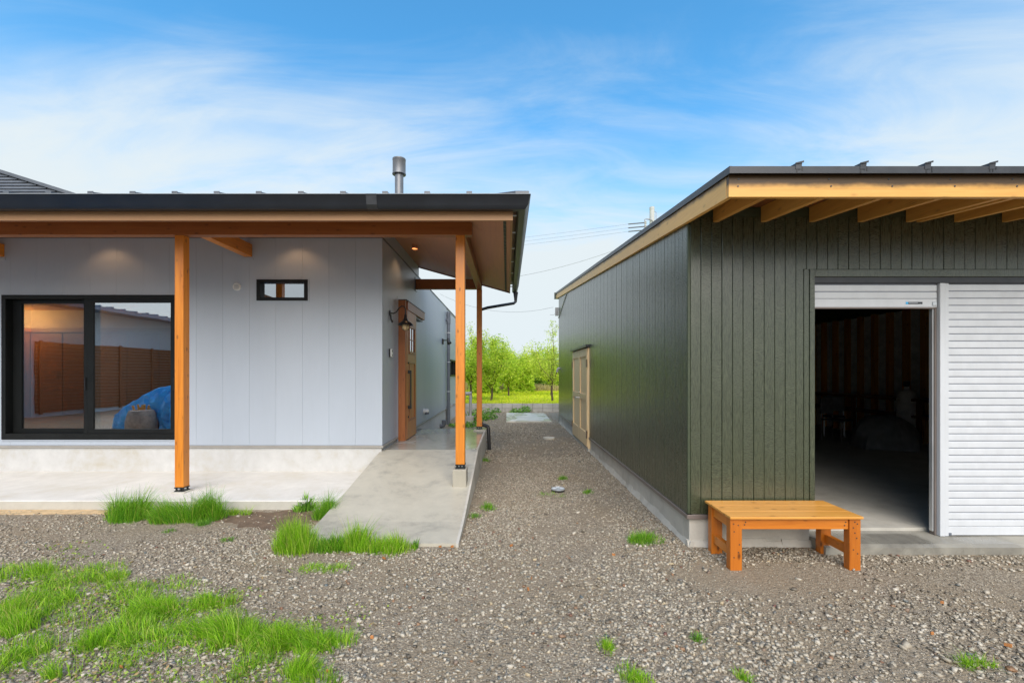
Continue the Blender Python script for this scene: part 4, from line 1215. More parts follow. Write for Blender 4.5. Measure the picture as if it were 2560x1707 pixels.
# elbow at ground by the wall
el = thing('drain_elbow', 'grey plastic drain elbow rising from the soil behind the porch', 'pipe', (-1.72, 12.0, 0))
MB().tube([(-1.90, 12.0, 0.08), (-1.80, 12.0, 0.08), (-1.745, 12.0, 0.095), (-1.72, 12.0, 0.15), (-1.72, 12.0, 0.24)], [0.055, 0.055, 0.058, 0.058, 0.055], 14).build('pipe', 'grey_plastic', el, smooth=True)
MB().lathe([(0.066, 0.16), (0.066, 0.245)], (-1.72, 12.0, 0), 16).build('collar', 'grey_plastic', el)
# tap
tp = thing('wall_tap', 'small metal tap on the house side wall below the far window', 'tap', (XC, 13.6, 0.5))
MB().tube([(XC - 0.02, 13.6, 0.55), (XC + 0.08, 13.6, 0.55), (XC + 0.10, 13.6, 0.49)], 0.014, 8).build('spout', 'steel', tp)
MB().lathe([(0.03, 0.575), (0.03, 0.59)], (XC + 0.05, 13.6, 0), 10).build('handle', 'steel', tp)
# standpipe with hose on a block
spx, spy = -1.20, 13.75
sd_ = thing('standpipe', 'pale grey insulated standpipe on a concrete block behind the porch post', 'standpipe', (spx, spy, 0))
bx('base_block', 'block_concrete', sd_, spx - 0.10, spx + 0.155, spy - 0.1, spy + 0.1, -0.02, 0.19, bevel=0.006)
MB().tube([(spx + 0.05, spy, 0.15), (spx + 0.055, spy, 0.80), (spx + 0.05, spy, 0.88)], 0.045, 12).build('riser', 'pipe_cover', sd_, smooth=True)
MB().tube([(spx + 0.085, spy, 0.885), (spx - 0.02, spy, 0.885), (spx - 0.22, spy, 0.87)], 0.058, 12).build('arm', 'pipe_cover', sd_, smooth=True)
MB().tube([(spx - 0.10, spy - 0.05, 0.85), (spx - 0.13, spy - 0.06, 0.6), (spx - 0.09, spy - 0.07, 0.35), (spx - 0.02, spy - 0.08, 0.18)], 0.018, 8).build('hose', 'aluminium', sd_, smooth=True)
# downpipe from gutter to post and to ground
dp = thing('downpipe', 'dark downpipe running from the right gutter down the back porch post', 'downpipe', (-0.45, 8.85, 0))
gx_ = FX + 0.075
MB().lathe([(0.055, 3.262), (0.045, 3.20), (0.034, 3.12), (0.032, 3.08)], (gx_, 9.46, 0), 14).build('outlet', 'dark_metal', dp, smooth=True)
MB().tube([(gx_, 9.46, 3.13), (gx_, 9.46, 3.06), (gx_ - 0.04, 9.43, 3.02), (-0.40, 8.98, 2.86), (-0.535, 8.87, 2.80), (-0.55, 8.86, 2.72), (-0.55, 8.86, 0.62), (-0.53, 8.86, 0.54)], 0.030, 10).build('pipe', 'dark_metal', dp, smooth=True)
MB().tube([(-0.55, 8.86, 0.56), (-0.50, 8.85, 0.49), (-0.44, 8.84, 0.475), (-0.385, 8.82, 0.45), (-0.375, 8.80, 0.40), (-0.355, 8.78, -0.03)], 0.036, 12).build('foot', 'black_plastic', dp, smooth=True)
# recessed downlights in the soffit
for (lab, x_, y_) in (('lit round downlight in the soffit above the big window', -5.74, 6.12), ('lit round downlight in the soffit above the narrow window', -3.04, 6.12), ('lit round downlight in the porch soffit near the front door', -1.52, 7.23)):
    zz = sz(y_ - SY0) if x_ < XC else sz(SX0 - x_)
    dl = thing('downlight', lab, 'downlight', (x_, y_, zz), 'downlights under the eaves')
    MB().lathe([(0.050, 0.02), (0.050, -0.055), (0.045, -0.055), (0.044, 0.0), (0.002, 0.001)], (x_, y_, zz - 0.012), 18).build('trim_ring', 'soffit_wood_x', dl)
    MB().lathe([(0.034, -0.012), (0.034, -0.004)], (x_, y_, zz - 0.012), 16).build('lens', 'lamp_warm', dl)
    l = bpy.data.lights.new('downlight_beam', 'SPOT'); l.energy = 1.5; l.color = (1.0, 0.55, 0.26); l.spot_size = R(125); l.spot_blend = 0.5; l.shadow_soft_size = 0.04
    lo = bpy.data.objects.new('downlight_beam', l); lo.location = (0, 0, -0.075); lo.parent = dl; COL.objects.link(lo)

# ================================================================== yard fittings
def cover(name, label, x_, y_, r, mat, n=6):
    c = thing(name, label, 'manhole cover', (x_, y_, 0))
    MB().lathe([(r * 0.98, -0.03), (r * 0.98, 0.018), (r * 0.93, 0.022), (r * 0.05, 0.022)], (x_, y_, 0), 30).build('rim', 'black_plastic' if mat == 'aluminium' else mat, c)
    MB().lathe([(r, 0.0225), (r, 0.034), (r * 0.93, 0.038), (r * 0.90, 0.034), (r * 0.02, 0.034)], (x_, y_, 0), 30).build('lid', mat, c)
    for k in range(n):
        a = 2 * math.pi * k / n
        MB().tube([(x_ + math.cos(a) * r * 0.25, y_ + math.sin(a) * r * 0.25, 0.036), (x_ + math.cos(a) * r * 0.8, y_ + math.sin(a) * r * 0.8, 0.036)], 0.006, 4).build('rib', mat, c)
cover('drain_cover', 'small round metal drain cover in the gravel between ramp and shed', 0.66, 5.71, 0.088, 'aluminium')
cover('drain_cover', 'pale round drain cover further back in the gravel lane', 0.97, 10.2, 0.14, 'cover_cast')
# low block wall
bw = thing('block_wall', 'low grey concrete block wall at the end of the gravel lane', 'wall', (0, 17.4, 0))
me_b = None
for row in range(2):
    for i in range(24):
        x_ = -6.0 + i * 0.40
        z_ = -0.06 + row * 0.192
        if me_b is None:
            ob = MB().box(-0.1935, 0.1935, -0.06, 0.06, 0.004, 0.1885).build('block', 'block_concrete', None, bevel=0.004)
            me_b = ob.data
        else:
            ob = bpy.data.objects.new('block', me_b); COL.objects.link(ob)
        ob.location = Vector((x_, 17.4, z_)) - Vector(bw.location); ob.parent = bw
bx('mortar', 'mortar_dark', bw, -6.2, 3.4, 17.362, 17.44, -0.1, 0.316)
# shed far fittings
cv = thing('cable_inlet', 'small grey hooded cable inlet on the shed side near the far corner', 'cable inlet', (SXW, 13.25, 1.55))
MB().tube([(SXW + 0.02, 13.25, 1.66), (SXW - 0.05, 13.25, 1.67), (SXW - 0.075, 13.25, 1.62), (SXW - 0.08, 13.25, 1.55)], 0.035, 10).build('hood', 'pipe_cover', cv, smooth=True)
bx('meter', 'pipe_cover', cv, SXW - 0.10, SXW + 0.0, 13.605, 13.68, 3.30, 3.55)
# service wire on shed side
sw = MB().tube([(SXW - 0.012, 13.58, 3.22), (SXW - 0.012, 11.6, 3.66)], 0.011, 6).build('conduit', 'white_plastic')
tag(sw, 'thin pale conduit running diagonally below the shed roof edge', 'conduit')
def wire(label, pts, r=0.012):
    o = MB().tube(pts, r * 0.6, 5).build('overhead_wire', 'cable_black')
    tag(o, label, 'wire', 'overhead wires')
def sag(a, b, s, n=14):
    a = Vector(a); b = Vector(b)
    return [a.lerp(b, i / n) - Vector((0, 0, s * 4 * (i / n) * (1 - i / n))) for i in range(n + 1)]
def P(px_, py_, d): return ((px_ - 1268) * d / 1100, d, H + (932 - py_) * d / 1100)
wire('drop wire sagging from the shed corner toward the house', sag(P(1383, 768, 13.7), P(1100, 735, 15.5), 0.35), 0.006)
wire('short loose wire end hanging at the shed corner', [P(1396, 768, 13.7), P(1391, 779, 13.65), P(1385, 787, 13.6), P(1375, 787, 13.6)], 0.007)
# utility pole far behind
pX, pD = (1630 - 1268) * 28 / 1100, 28
up = thing('utility_pole', 'pale concrete utility pole rising behind the shed roof', 'utility pole', (pX, pD, 0))
MB().tube([(pX, pD, -0.2), (pX, pD, 12.05)], [0.19, 0.15], 16).build('shaft', 'pole_concrete', up, smooth=True)
MB().lathe([(0.158, 11.9), (0.158, 12.06), (0.05, 12.08)], (pX, pD, 0), 16).build('cap', 'pole_concrete', up)
for i, py_ in enumerate((560, 569.5, 578.5)):
    a = P(1571, py_ + 0.5, 28); b = P(1611, py_ - 3, 28)
    MB().tube([a, b], 0.035, 6).build('wire_sleeve', 'cable_black', up)
    MB().lathe([(0.03, -0.12), (0.07, -0.04), (0.03, 0.0), (0.07, 0.05), (0.03, 0.12)], (b[0] + 0.08, 28, b[2]), 8).build('insulator', 'pole_concrete', up)
    wire('faint overhead line leaving the utility pole, %s of three' % ('uppermost', 'middle', 'lowest')[i], sag(a, P(600, py_ + 62, 60), 1.0), 0.010)
MB().tube([P(1614, 548, 28), P(1626, 548, 28)], 0.03, 6).build('cross_arm', 'pipe_cover', up)
MB().tube([P(1612, 548, 28), P(1612, 572, 28)], 0.03, 6).build('cross_arm', 'pipe_cover', up)
MB().tube([P(1616, 548, 28), P(1630, 551, 27.8), P(1636, 560, 27.8), P(1637, 575, 27.8)], 0.02, 6).build('jumper', 'cable_black', up)
MB().tube([P(1636, 530, 28), P(1640, 530, 28), P(1640, 548, 28)], 0.025, 5).build('step_bolt', 'pipe_cover', up)
wire('single wire slanting behind the shed roof toward the house eave', sag(P(1640, 585, 30), P(1180, 705, 34), 0.6), 0.016)

# ================================================================== clutter in the shed
bag = thing('sack', 'grey cloth sack slumped on the dark shed floor', 'sack', (7.2, 8.4, 0.118))
def lump(mb, c, rx, ry, rz_, seed, n=14, m=10, amp=0.18):
    r_ = random.Random(seed)
    ph = [(r_.uniform(0, 6.3), r_.uniform(0, 6.3), r_.randint(2, 5), r_.randint(1, 4)) for _ in range(5)]
    vs = []; fs = []
    for j in range(m + 1):
        t = math.pi / 2 * j / m
        for i in range(n):
            a = 2 * math.pi * i / n
            k = 1 + amp * sum(math.sin(p[2] * a + p[0] + p[3] * t + p[1]) for p in ph) / 3
            q = math.cos(t) ** 0.7 if j < m else 0.02
            vs.append((c[0] + rx * k * q * math.cos(a), c[1] + ry * k * q * math.sin(a), c[2] + rz_ * (0.85 + 0.15 * k) * math.sin(t)))
    for j in range(m):
        for i in range(n):
            fs.append((j * n + i, j * n + (i + 1) % n, (j + 1) * n + (i + 1) % n, (j + 1) * n + i))
    fs.append(tuple(range(m * n, m * n + n)))
    return mb.add(vs, fs)
lump(MB(), (7.2, 8.4, 0.115), 0.55, 0.5, 0.62, 4).build('cloth', 'grey_cloth', bag, smooth=True)
def chair(label, x_, y_, rot):
    c = thing('folding_chair', label, 'chair', (x_, y_, 0.118), 'chairs stored in the shed')
    c.rotation_euler = (0, 0, rot)
    def b_(name, mat, *a):
        o = MB().box(*a).build(name, mat, None, bevel=0.004); o.parent = c
    b_('seat', 'dark_clutter', -0.2, 0.2, -0.2, 0.2, 0.42, 0.45)
    b_('backrest', 'grey_cloth', -0.2, 0.2, 0.19, 0.22, 0.55, 0.88)
    for sx_ in (-0.19, 0.17):
        b_('leg', 'steel', sx_, sx_ + 0.02, -0.19, -0.17, 0, 0.42); b_('leg', 'steel', sx_, sx_ + 0.02, 0.19, 0.21, 0, 0.55)
chair('dark chair nearest the open shutter in the unlit shed', 6.9, 9.2, 0.4)
chair('dark chair standing beside the shelf deep in the shed', 7.35, 9.9, -0.6)
chair('dark chair farthest back in the unlit shed', 7.1, 10.9, 1.3)
# bicycle-like wheel and gas bottle
cyl = thing('gas_bottle', 'pale gas bottle standing in the dark shed', 'gas bottle', (7.9, 8.7, 0.118))
MB().lathe([(0.14, 0), (0.16, 0.03), (0.16, 0.9), (0.13, 1.02), (0.05, 1.08), (0.04, 1.14)], (7.9, 8.7, 0.118), 18).build('body', 'insulation', cyl, smooth=True)
MB().lathe([(0.03, 1.14), (0.05, 1.16), (0.05, 1.24), (0.02, 1.25)], (7.9, 8.7, 0.118), 10).build('valve', 'black_metal', cyl)

# ================================================================== things behind the camera, seen mirrored in the window
nb = thing('neighbour_house', 'brown plank and pale stucco house mirrored in the big window', 'house', (-16, -6, 0))
bx('stucco_wall', 'stucco', nb, -23, -16.2, -9.5, -2.0, 0, 3.9)
for i in range(19):
    z_ = 0.15 + i * 0.13
    bx('wall_plank', 'neighbour_plank', nb, -16.199, -16.16, -9.0, -2.1, z_, z_ + 0.122)
for i in range(5):
    bx('plank_post', 'neighbour_plank', nb, -16.16, -16.12, -8.9 + i * 1.65, -8.8 + i * 1.65, 0.1, 2.65)
bx('roof', 'roof_blue', nb, -23.5, -15.4, -10.0, -1.4, 3.9, 4.05)
for i in range(16):
    bx('roof_rib', 'roof_blue', nb, -23.5, -15.38, -9.9 + i * 0.55, -9.84 + i * 0.55, 4.05, 4.10)
bx('gable_wall', 'stucco', nb, -16.19, -7.2, -9.4, -9.2, 0, 3.6)
MB().ext([(-16.6, 3.55), (-12, 5.2), (-7.0, 3.55), (-7.0, 3.75), (-12, 5.42), (-16.6, 3.75)], 1, -9.9, -8.7).build('roof', 'brown_wood_x', nb)
MB().ext([(-16.2, 3.6), (-7.2, 3.6), (-12, 5.15)], 1, -9.38, -9.21).build('gable_wall', 'stucco', nb)
MB().tube([(-16.1, -8.95, 0), (-16.05, -8.95, 3.2), (-16.9, -8.2, 3.65)], 0.05, 8).build('downpipe', 'white_plastic', nb)
tpn = MB(); lump(tpn, (-8.45, 0.45, -0.03), 1.95, 1.0, 1.32, 9, 110, 20, 0.22)
fr = random.Random(12)
for i_, p_ in enumerate(tpn.v):
    d_ = Vector(p_) - Vector((-8.55, 0.45, 0))
    a_ = math.atan2(d_.y, d_.x)
    k_ = 1 + 0.05 * math.sin(a_ * 19 + d_.z * 3) + 0.035 * math.sin(a_ * 31 + d_.z * 8 + 1) + fr.uniform(-0.02, 0.02)
    tpn.v[i_] = (-8.55 + d_.x * k_, 0.45 + d_.y * k_, p_[2] * (1 + fr.uniform(-0.03, 0.03)))
tpn = tpn.build('tarp_heap', 'tarp_blue', loc=(-8.75, 0.35, 0))
tag(tpn, 'heap under a blue tarpaulin mirrored in the right window pane', 'tarpaulin')
sk = thing('firewood_sack', 'tan sack of split firewood mirrored in front of the blue tarpaulin', 'sack', (-9.4, 1.5, 0))
MB().lathe([(0.30, 0), (0.34, 0.06), (0.33, 0.3), (0.29, 0.5), (0.25, 0.58), (0.2, 0.6), (0.2, 0.52)], (-9.4, 1.5, -0.01), 22).build('cloth', 'sack_cloth', sk, smooth=True)
wr = random.Random(2)
for i in range(9):
    a = wr.uniform(0, 6.3); r_ = wr.uniform(0, 0.13)
    MB().tube([(-9.4 + r_ * math.cos(a), 1.5 + r_ * math.sin(a), 0.45), (-9.4 + 1.5 * r_ * math.cos(a), 1.5 + 1.5 * r_ * math.sin(a), 0.62 + wr.random() * 0.14)], 0.025, 5).build('log', 'pale_wood_z', sk)

# ================================================================== vegetation
def fbm(x_, y_, seed, sc):
    r_ = np.random.default_rng(seed)
    o = np.zeros_like(x_)
    for k in range(10):
        a = r_.uniform(0, 6.28); f = sc * r_.uniform(0.5, 2.6); p = r_.uniform(0, 6.28)
        o += np.sin((x_ * np.cos(a) + y_ * np.sin(a)) * f + p) / 10 ** 0.5
    return o
def clumpy(x_, y_):
    return np.clip(0.56 + 0.62 * fbm(x_, y_, 21, 5.5) + 0.40 * fbm(x_, y_, 22, 16.0), 0.02, 1.0)
def blades(cx, cy, n, rad, h, lean=0.35, width=0.0017, ell=(1, 1), wind=(0.0, 0.0), z0=0.0, seed=0, curl=1.0, core=0.72, mask=None):
    g = np.random.default_rng(seed)
    n = int(n * 1.4)
    a = g.uniform(0, 2 * np.pi, n); r = rad * g.uniform(0, 1, n) ** core
    bx_ = cx + r * np.cos(a) * ell[0]; by_ = cy + r * np.sin(a) * ell[1]
    if mask is not None:
        kp = g.uniform(0, 1, n) < mask(bx_, by_)
        a, r, bx_, by_ = a[kp], r[kp], bx_[kp], by_[kp]; n = len(a)
    hh = h * g.uniform(0.25, 1.15, n) * (1 - 0.5 * (r / rad) ** 2)
    la = a + g.normal(0, 1.1, n)
    ln = lean * g.uniform(0.2, 1.2, n) * hh * (0.4 + r / rad)
    dx = np.cos(la) * ln + wind[0] * hh; dy = np.sin(la) * ln + wind[1] * hh
    wa = g.uniform(0, np.pi, n); wx = np.cos(wa) * width * g.uniform(0.6, 1.3, n); wy = np.sin(wa) * width * g.uniform(0.6, 1.3, n)
    z = np.full(n, z0)
    v = np.stack([
        np.stack([bx_ - wx, by_ - wy, z - 0.01], 1), np.stack([bx_ + wx, by_ + wy, z - 0.01], 1),
        np.stack([bx_ + dx * 0.32 - wx * 0.8, by_ + dy * 0.32 - wy * 0.8, z + hh * 0.55], 1), np.stack([bx_ + dx * 0.32 + wx * 0.8, by_ + dy * 0.32 + wy * 0.8, z + hh * 0.55], 1),
        np.stack([bx_ + dx * curl, by_ + dy * curl, z + hh * (1 - 0.15 * np.clip(np.hypot(dx, dy) / (hh + 1e-6), 0, 2))], 1)], 1).reshape(-1, 3)
    b = (np.arange(n) * 5)[:, None]
    t = np.concatenate([b + np.array([[0, 1, 3]]), b + np.array([[0, 3, 2]]), b + np.array([[2, 3, 4]])], 1).reshape(-1, 3)
    return v, t
def merge(parts):
    vs = []; ts = []; o = 0
    for v, t in parts:
        vs.append(v); ts.append(t + o); o += len(v)
    return np.concatenate(vs), np.concatenate(ts)
def tuft(name, label, parts, mat, loc, group='grass tufts in the gravel', cat='grass tuft', kind=None):
    v, t = merge(parts)
    o = np_mesh(name, v, t, mat, loc=loc)
    return tag(o, label, cat, group, kind)
def G(px_, py_, h_=0.0):    # ground point under a pixel
    d = (H - h_) * 1100 / (py_ - 932)
    return (px_ - 1268) * d / 1100, d
def one(label, px_, py_, n, rad, h, mat='grass_blade', seed=1, **k):
    x_, y_ = G(px_, py_)
    g_ = np.random.default_rng(900 + seed)
    ell = k.pop('ell', (1, 1)); wind = k.pop('wind', (0, 0))
    m_ = 9 if n > 500 else 4
    pr = [blades(x_, y_, int(n * 0.45), rad, h * 0.75, ell=ell, wind=wind, seed=seed, **k)]
    for q in range(m_):
        aa = g_.uniform(0, 6.28); rr_ = rad * 0.75 * g_.uniform(0, 1) ** 0.6
        pr.append(blades(x_ + rr_ * math.cos(aa) * ell[0], y_ + rr_ * math.sin(aa) * ell[1], int(n * 0.8 / m_), rad * g_.uniform(0.3, 0.6), h * g_.uniform(0.6, 1.12),
                         wind=(wind[0] + g_.normal(0, 0.22), wind[1] + g_.normal(0, 0.15)), seed=seed * 31 + q, **k))
    return tuft('grass_tuft', label, pr, mat, (x_, y_, 0))
one('bushy green grass tuft left of the terrace post', 325, 1296, 1500, 0.21, 0.36, 'grass_deep', 1, ell=(1.0, 0.7), lean=0.55)
one('wide grass tuft bent to the left at the foot of the terrace post', 430, 1302, 1500, 0.20, 0.30, 'grass_deep', 2, ell=(1.1, 0.6), lean=0.5, wind=(-0.35, -0.1))
one('tall grass tuft right of the terrace post', 515, 1297, 1300, 0.19, 0.36, 'grass_deep', 3, ell=(0.9, 0.7), lean=0.5)
one('small broad leaved tuft near the terrace edge beside the ramp', 760, 1274, 260, 0.11, 0.18, 'weed_leaf', 4, width=0.007, lean=0.8)
one('tall grass tuft against the left edge of the ramp', 812, 1292, 700, 0.13, 0.34, 'grass_deep', 5, lean=0.5)
one('large bright grass clump at the lower left corner of the ramp', 745, 1372, 1700, 0.21, 0.34, 'grass_blade', 6, ell=(1.0, 0.7), lean=0.35)
one('dark low grass tuft before the ramp foot, left of its middle', 835, 1374, 800, 0.16, 0.20, 'grass_deep', 7, ell=(1.3, 0.6), lean=0.6)
one('tall upright grass tuft before the ramp foot', 892, 1372, 800, 0.11, 0.31, 'grass_blade', 8, lean=0.25)
one('wide grass tuft before the ramp foot at its right', 960, 1376, 1100, 0.20, 0.21, 'grass_blade', 9, ell=(1.4, 0.5), lean=0.4)
one('single short grass sprig at the ramp front edge', 1036, 1372, 40, 0.03, 0.13, 'weed_leaf', 10, width=0.005)
one('low spreading weed in gravel below the ramp clump', 800, 1424, 420, 0.22, 0.055, 'grass_blade', 11, ell=(1.2, 0.35), lean=1.4)
one('tiny green weed in gravel below the terrace soil patch', 572, 1350, 110, 0.07, 0.05, 'weed_leaf', 12, lean=1.2)
one('tiny green weed in gravel under the terrace tufts', 424, 1328, 70, 0.06, 0.05, 'weed_leaf', 13, lean=1.2)
one('low grass fringe right of the terrace tufts', 580, 1286, 260, 0.16, 0.12, 'grass_blade', 14, ell=(1.4, 0.4), lean=1.0)
one('small weed at the terrace edge below the post tuft', 508, 1312, 140, 0.08, 0.10, 'weed_leaf', 15, lean=1.0)
one('fine green grass tuft beside the shed foundation', 1615, 1352, 620, 0.15, 0.12, 'grass_deep', 16, ell=(1.2, 0.7), lean=0.8)
one('small weed right of the round drain cover', 1472, 1232, 120, 0.08, 0.07, 'grass_deep', 17, lean=1.0)
one('small weed behind the round drain cover', 1407, 1198, 130, 0.08, 0.09, 'grass_deep', 18, lean=0.9)
one('sparse weed around the round drain cover', 1380, 1238, 120, 0.16, 0.05, 'grass_deep', 19, ell=(1.2, 0.8), lean=1.0)
one('wispy weed beside the right edge of the ramp', 1222, 1272, 200, 0.10, 0.10, 'grass_deep', 20, lean=1.0)
one('small weed at the ramp side under the weed wisp', 1186, 1292, 90, 0.07, 0.08, 'weed_leaf', 21, lean=1.0)
one('little weed at the foot of the porch side', 1212, 1152, 130, 0.12, 0.12, 'grass_deep', 22, lean=0.8)
one('bright grass sprig in the gravel, lower centre right', 1515, 1622, 130, 0.055, 0.075, 'grass_blade', 23, lean=1.0, ell=(0.8, 1.3))
one('grass sprig at the bottom edge, right of centre', 1570, 1684, 150, 0.07, 0.085, 'grass_blade', 24, lean=1.0)
one('second grass sprig at the bottom edge, right of the first', 1605, 1704, 110, 0.06, 0.07, 'grass_blade', 25, lean=1.0)
one('small weed in the gravel below the bench, left', 1745, 1598, 90, 0.05, 0.06, 'weed_leaf', 26, lean=1.0)
one('tiny sprig near the bottom edge under the bench', 1855, 1692, 90, 0.05, 0.065, 'grass_blade', 27, lean=1.0)
one('lone flat grass sprig in the gravel at the lower right corner', 2440, 1664, 150, 0.085, 0.075, 'grass_blade', 28, lean=1.6, ell=(1.3, 0.4))
# the big lawn-like spread at the lower left
patches = [(60, 1440, 900, 0.25, 0.13), (180, 1442, 450, 0.22, 0.08), (240, 1448, 500, 0.20, 0.10), (60, 1545, 2200, 0.30, 0.15), (150, 1490, 1500, 0.34, 0.09), (260, 1520, 1600, 0.30, 0.09),
           (130, 1570, 900, 0.25, 0.10), (330, 1560, 1400, 0.26, 0.10), (235, 1590, 1500, 0.26, 0.13), (370, 1530, 700, 0.16, 0.12), (480, 1530, 900, 0.17, 0.12), (500, 1510, 500, 0.15, 0.08),
           (560, 1588, 1500, 0.145, 0.17), (400, 1600, 700, 0.16, 0.11), (300, 1625, 800, 0.2, 0.09), (420, 1660, 800, 0.20, 0.08), (530, 1650, 900, 0.20, 0.085), (610, 1645, 600, 0.15, 0.08), (640, 1608, 500, 0.13, 0.09),
           (705, 1622, 800, 0.105, 0.14), (800, 1620, 800, 0.11, 0.13), (690, 1704, 1300, 0.15, 0.13), (620, 1706, 500, 0.12, 0.09), (168, 1690, 420, 0.07, 0.13), (20, 1655, 400, 0.11, 0.08), (470, 1690, 300, 0.15, 0.06), (350, 1480, 350, 0.25, 0.05), (90, 1400, 0, 0.2, 0.1)]
parts = []
for i, (px_, py_, n_, r_, h_) in enumerate(patches):
    if not n_: continue
    x_, y_ = G(px_, py_)
    g_ = np.random.default_rng(1500 + i)
    for q in range(8):
        aa = g_.uniform(0, 6.28); rr_ = r_ * 1.15 * g_.uniform(0, 1) ** 0.6
        parts.append(blades(x_ + rr_ * math.cos(aa) * 1.3, y_ + rr_ * math.sin(aa) * 0.7, int(n_ * 0.26), r_ * g_.uniform(0.35, 0.7), h_ * g_.uniform(0.6, 1.25), lean=1.0 if h_ < 0.1 else 0.6, ell=(1.2, 0.7), seed=100 + i * 17 + q,
                            wind=(g_.normal(0, 0.35), g_.normal(0, 0.15)), width=0.0016, core=0.65, mask=clumpy))
v, t = merge(parts)
tag(np_mesh('grass', v, t, 'grass_blade'), 'bright green grass spreading over the gravel at the lower left', 'grass', None, 'stuff')

# leafy weeds
def leaf_weed(label, x_, y_, rad, h, n, seed, mat='weed_leaf', z0=0.0, ls=0.05):
    g = np.random.default_rng(seed)
    a = g.uniform(0, 6.28, n); r = rad * np.sqrt(g.uniform(0, 1, n)); z = z0 + h * g.uniform(0.05, 1, n) * (1 - 0.6 * (r / rad) ** 2)
    c = np.stack([x_ + r * np.cos(a), y_ + r * np.sin(a), z], 1)
    v, t = leaf_quads(c, g, ls, 0.5, 0.3)
    o = np_mesh('leafy_weed', v, t, mat, loc=(x_, y_, z0))
    return tag(o, label, 'weed', 'weeds by the block wall')
def leaf_quads(c, g, length, wr=0.3, droop=0.6):
    n = len(c)
    L = length * g.uniform(0.6, 1.2, n)
    az = g.uniform(0, 2 * np.pi, n); el = g.normal(-droop, 0.5, n)
    d = np.stack([np.cos(az) * np.cos(el), np.sin(az) * np.cos(el), np.sin(el)], 1)
    s = np.cross(d, g.normal(0, 1, (n, 3))); s /= np.linalg.norm(s, axis=1)[:, None] + 1e-9
    up = np.cross(s, d)
    Wd = (L * wr * 0.5)[:, None]; L = L[:, None]
    v = np.stack([c, c + d * L * 0.45 - s * Wd + up * L * 0.05, c + d * L - up * L * 0.06, c + d * L * 0.45 + s * Wd + up * L * 0.05], 1).reshape(-1, 3)
    b = (np.arange(n) * 4)[:, None]
    t = np.concatenate([b + np.array([[0, 1, 2]]), b + np.array([[0, 2, 3]])], 1).reshape(-1, 3)
    return v, t
for i, (px_, py_, rd, h_, n_, lab) in enumerate([(1190, 1052, 0.35, 0.42, 500, 'bright leafy weeds left of the back porch post'), (1218, 1048, 0.30, 0.38, 450, 'bright leafy weeds right of the back porch post'), (1312, 1031, 0.26, 0.30, 260, 'leafy weed at the wall foot behind the concrete pad, right'),
        (1290, 1033, 0.25, 0.22, 220, 'leafy weed at the wall foot behind the concrete pad, left'), (1240, 1031, 0.2, 0.22, 140, 'small leafy weed at the foot of the block wall'), (1175, 1066, 0.35, 0.16, 300, 'low green weeds beside the standpipe block'), (1145, 1066, 0.3, 0.12, 150, 'low weeds in the soil by the drain stack')]):
    x_, y_ = G(px_, py_)
    leaf_weed(lab, x_, min(y_, 17.1), rd, h_, n_, 300 + i, ls=0.075)

# low olive weeds creeping between the grass at the lower left
gq_ = np.random.default_rng(61)
cs_ = []
for i, (px_, py_, n_, r_, h_) in enumerate(patches):
    if px_ > 560 and py_ < 1600: continue
    x_, y_ = G(px_, py_)
    for q in range(3):
        ox, oy = gq_.normal(0, 0.2), gq_.normal(0, 0.12)
        m_ = 60
        cs_.append(np.stack([x_ + ox + gq_.normal(0, 0.12, m_), y_ + oy + gq_.normal(0, 0.07, m_), 0.012 + np.abs(gq_.normal(0, 0.012, m_))], 1))
v, t = leaf_quads(np.concatenate(cs_), gq_, 0.022, 0.6, 0.05)
tag(np_mesh('ground_weeds', v, t, 'clover_leaf'), 'low olive brown weeds creeping through the gravel among the grass', 'weeds', None, 'stuff')

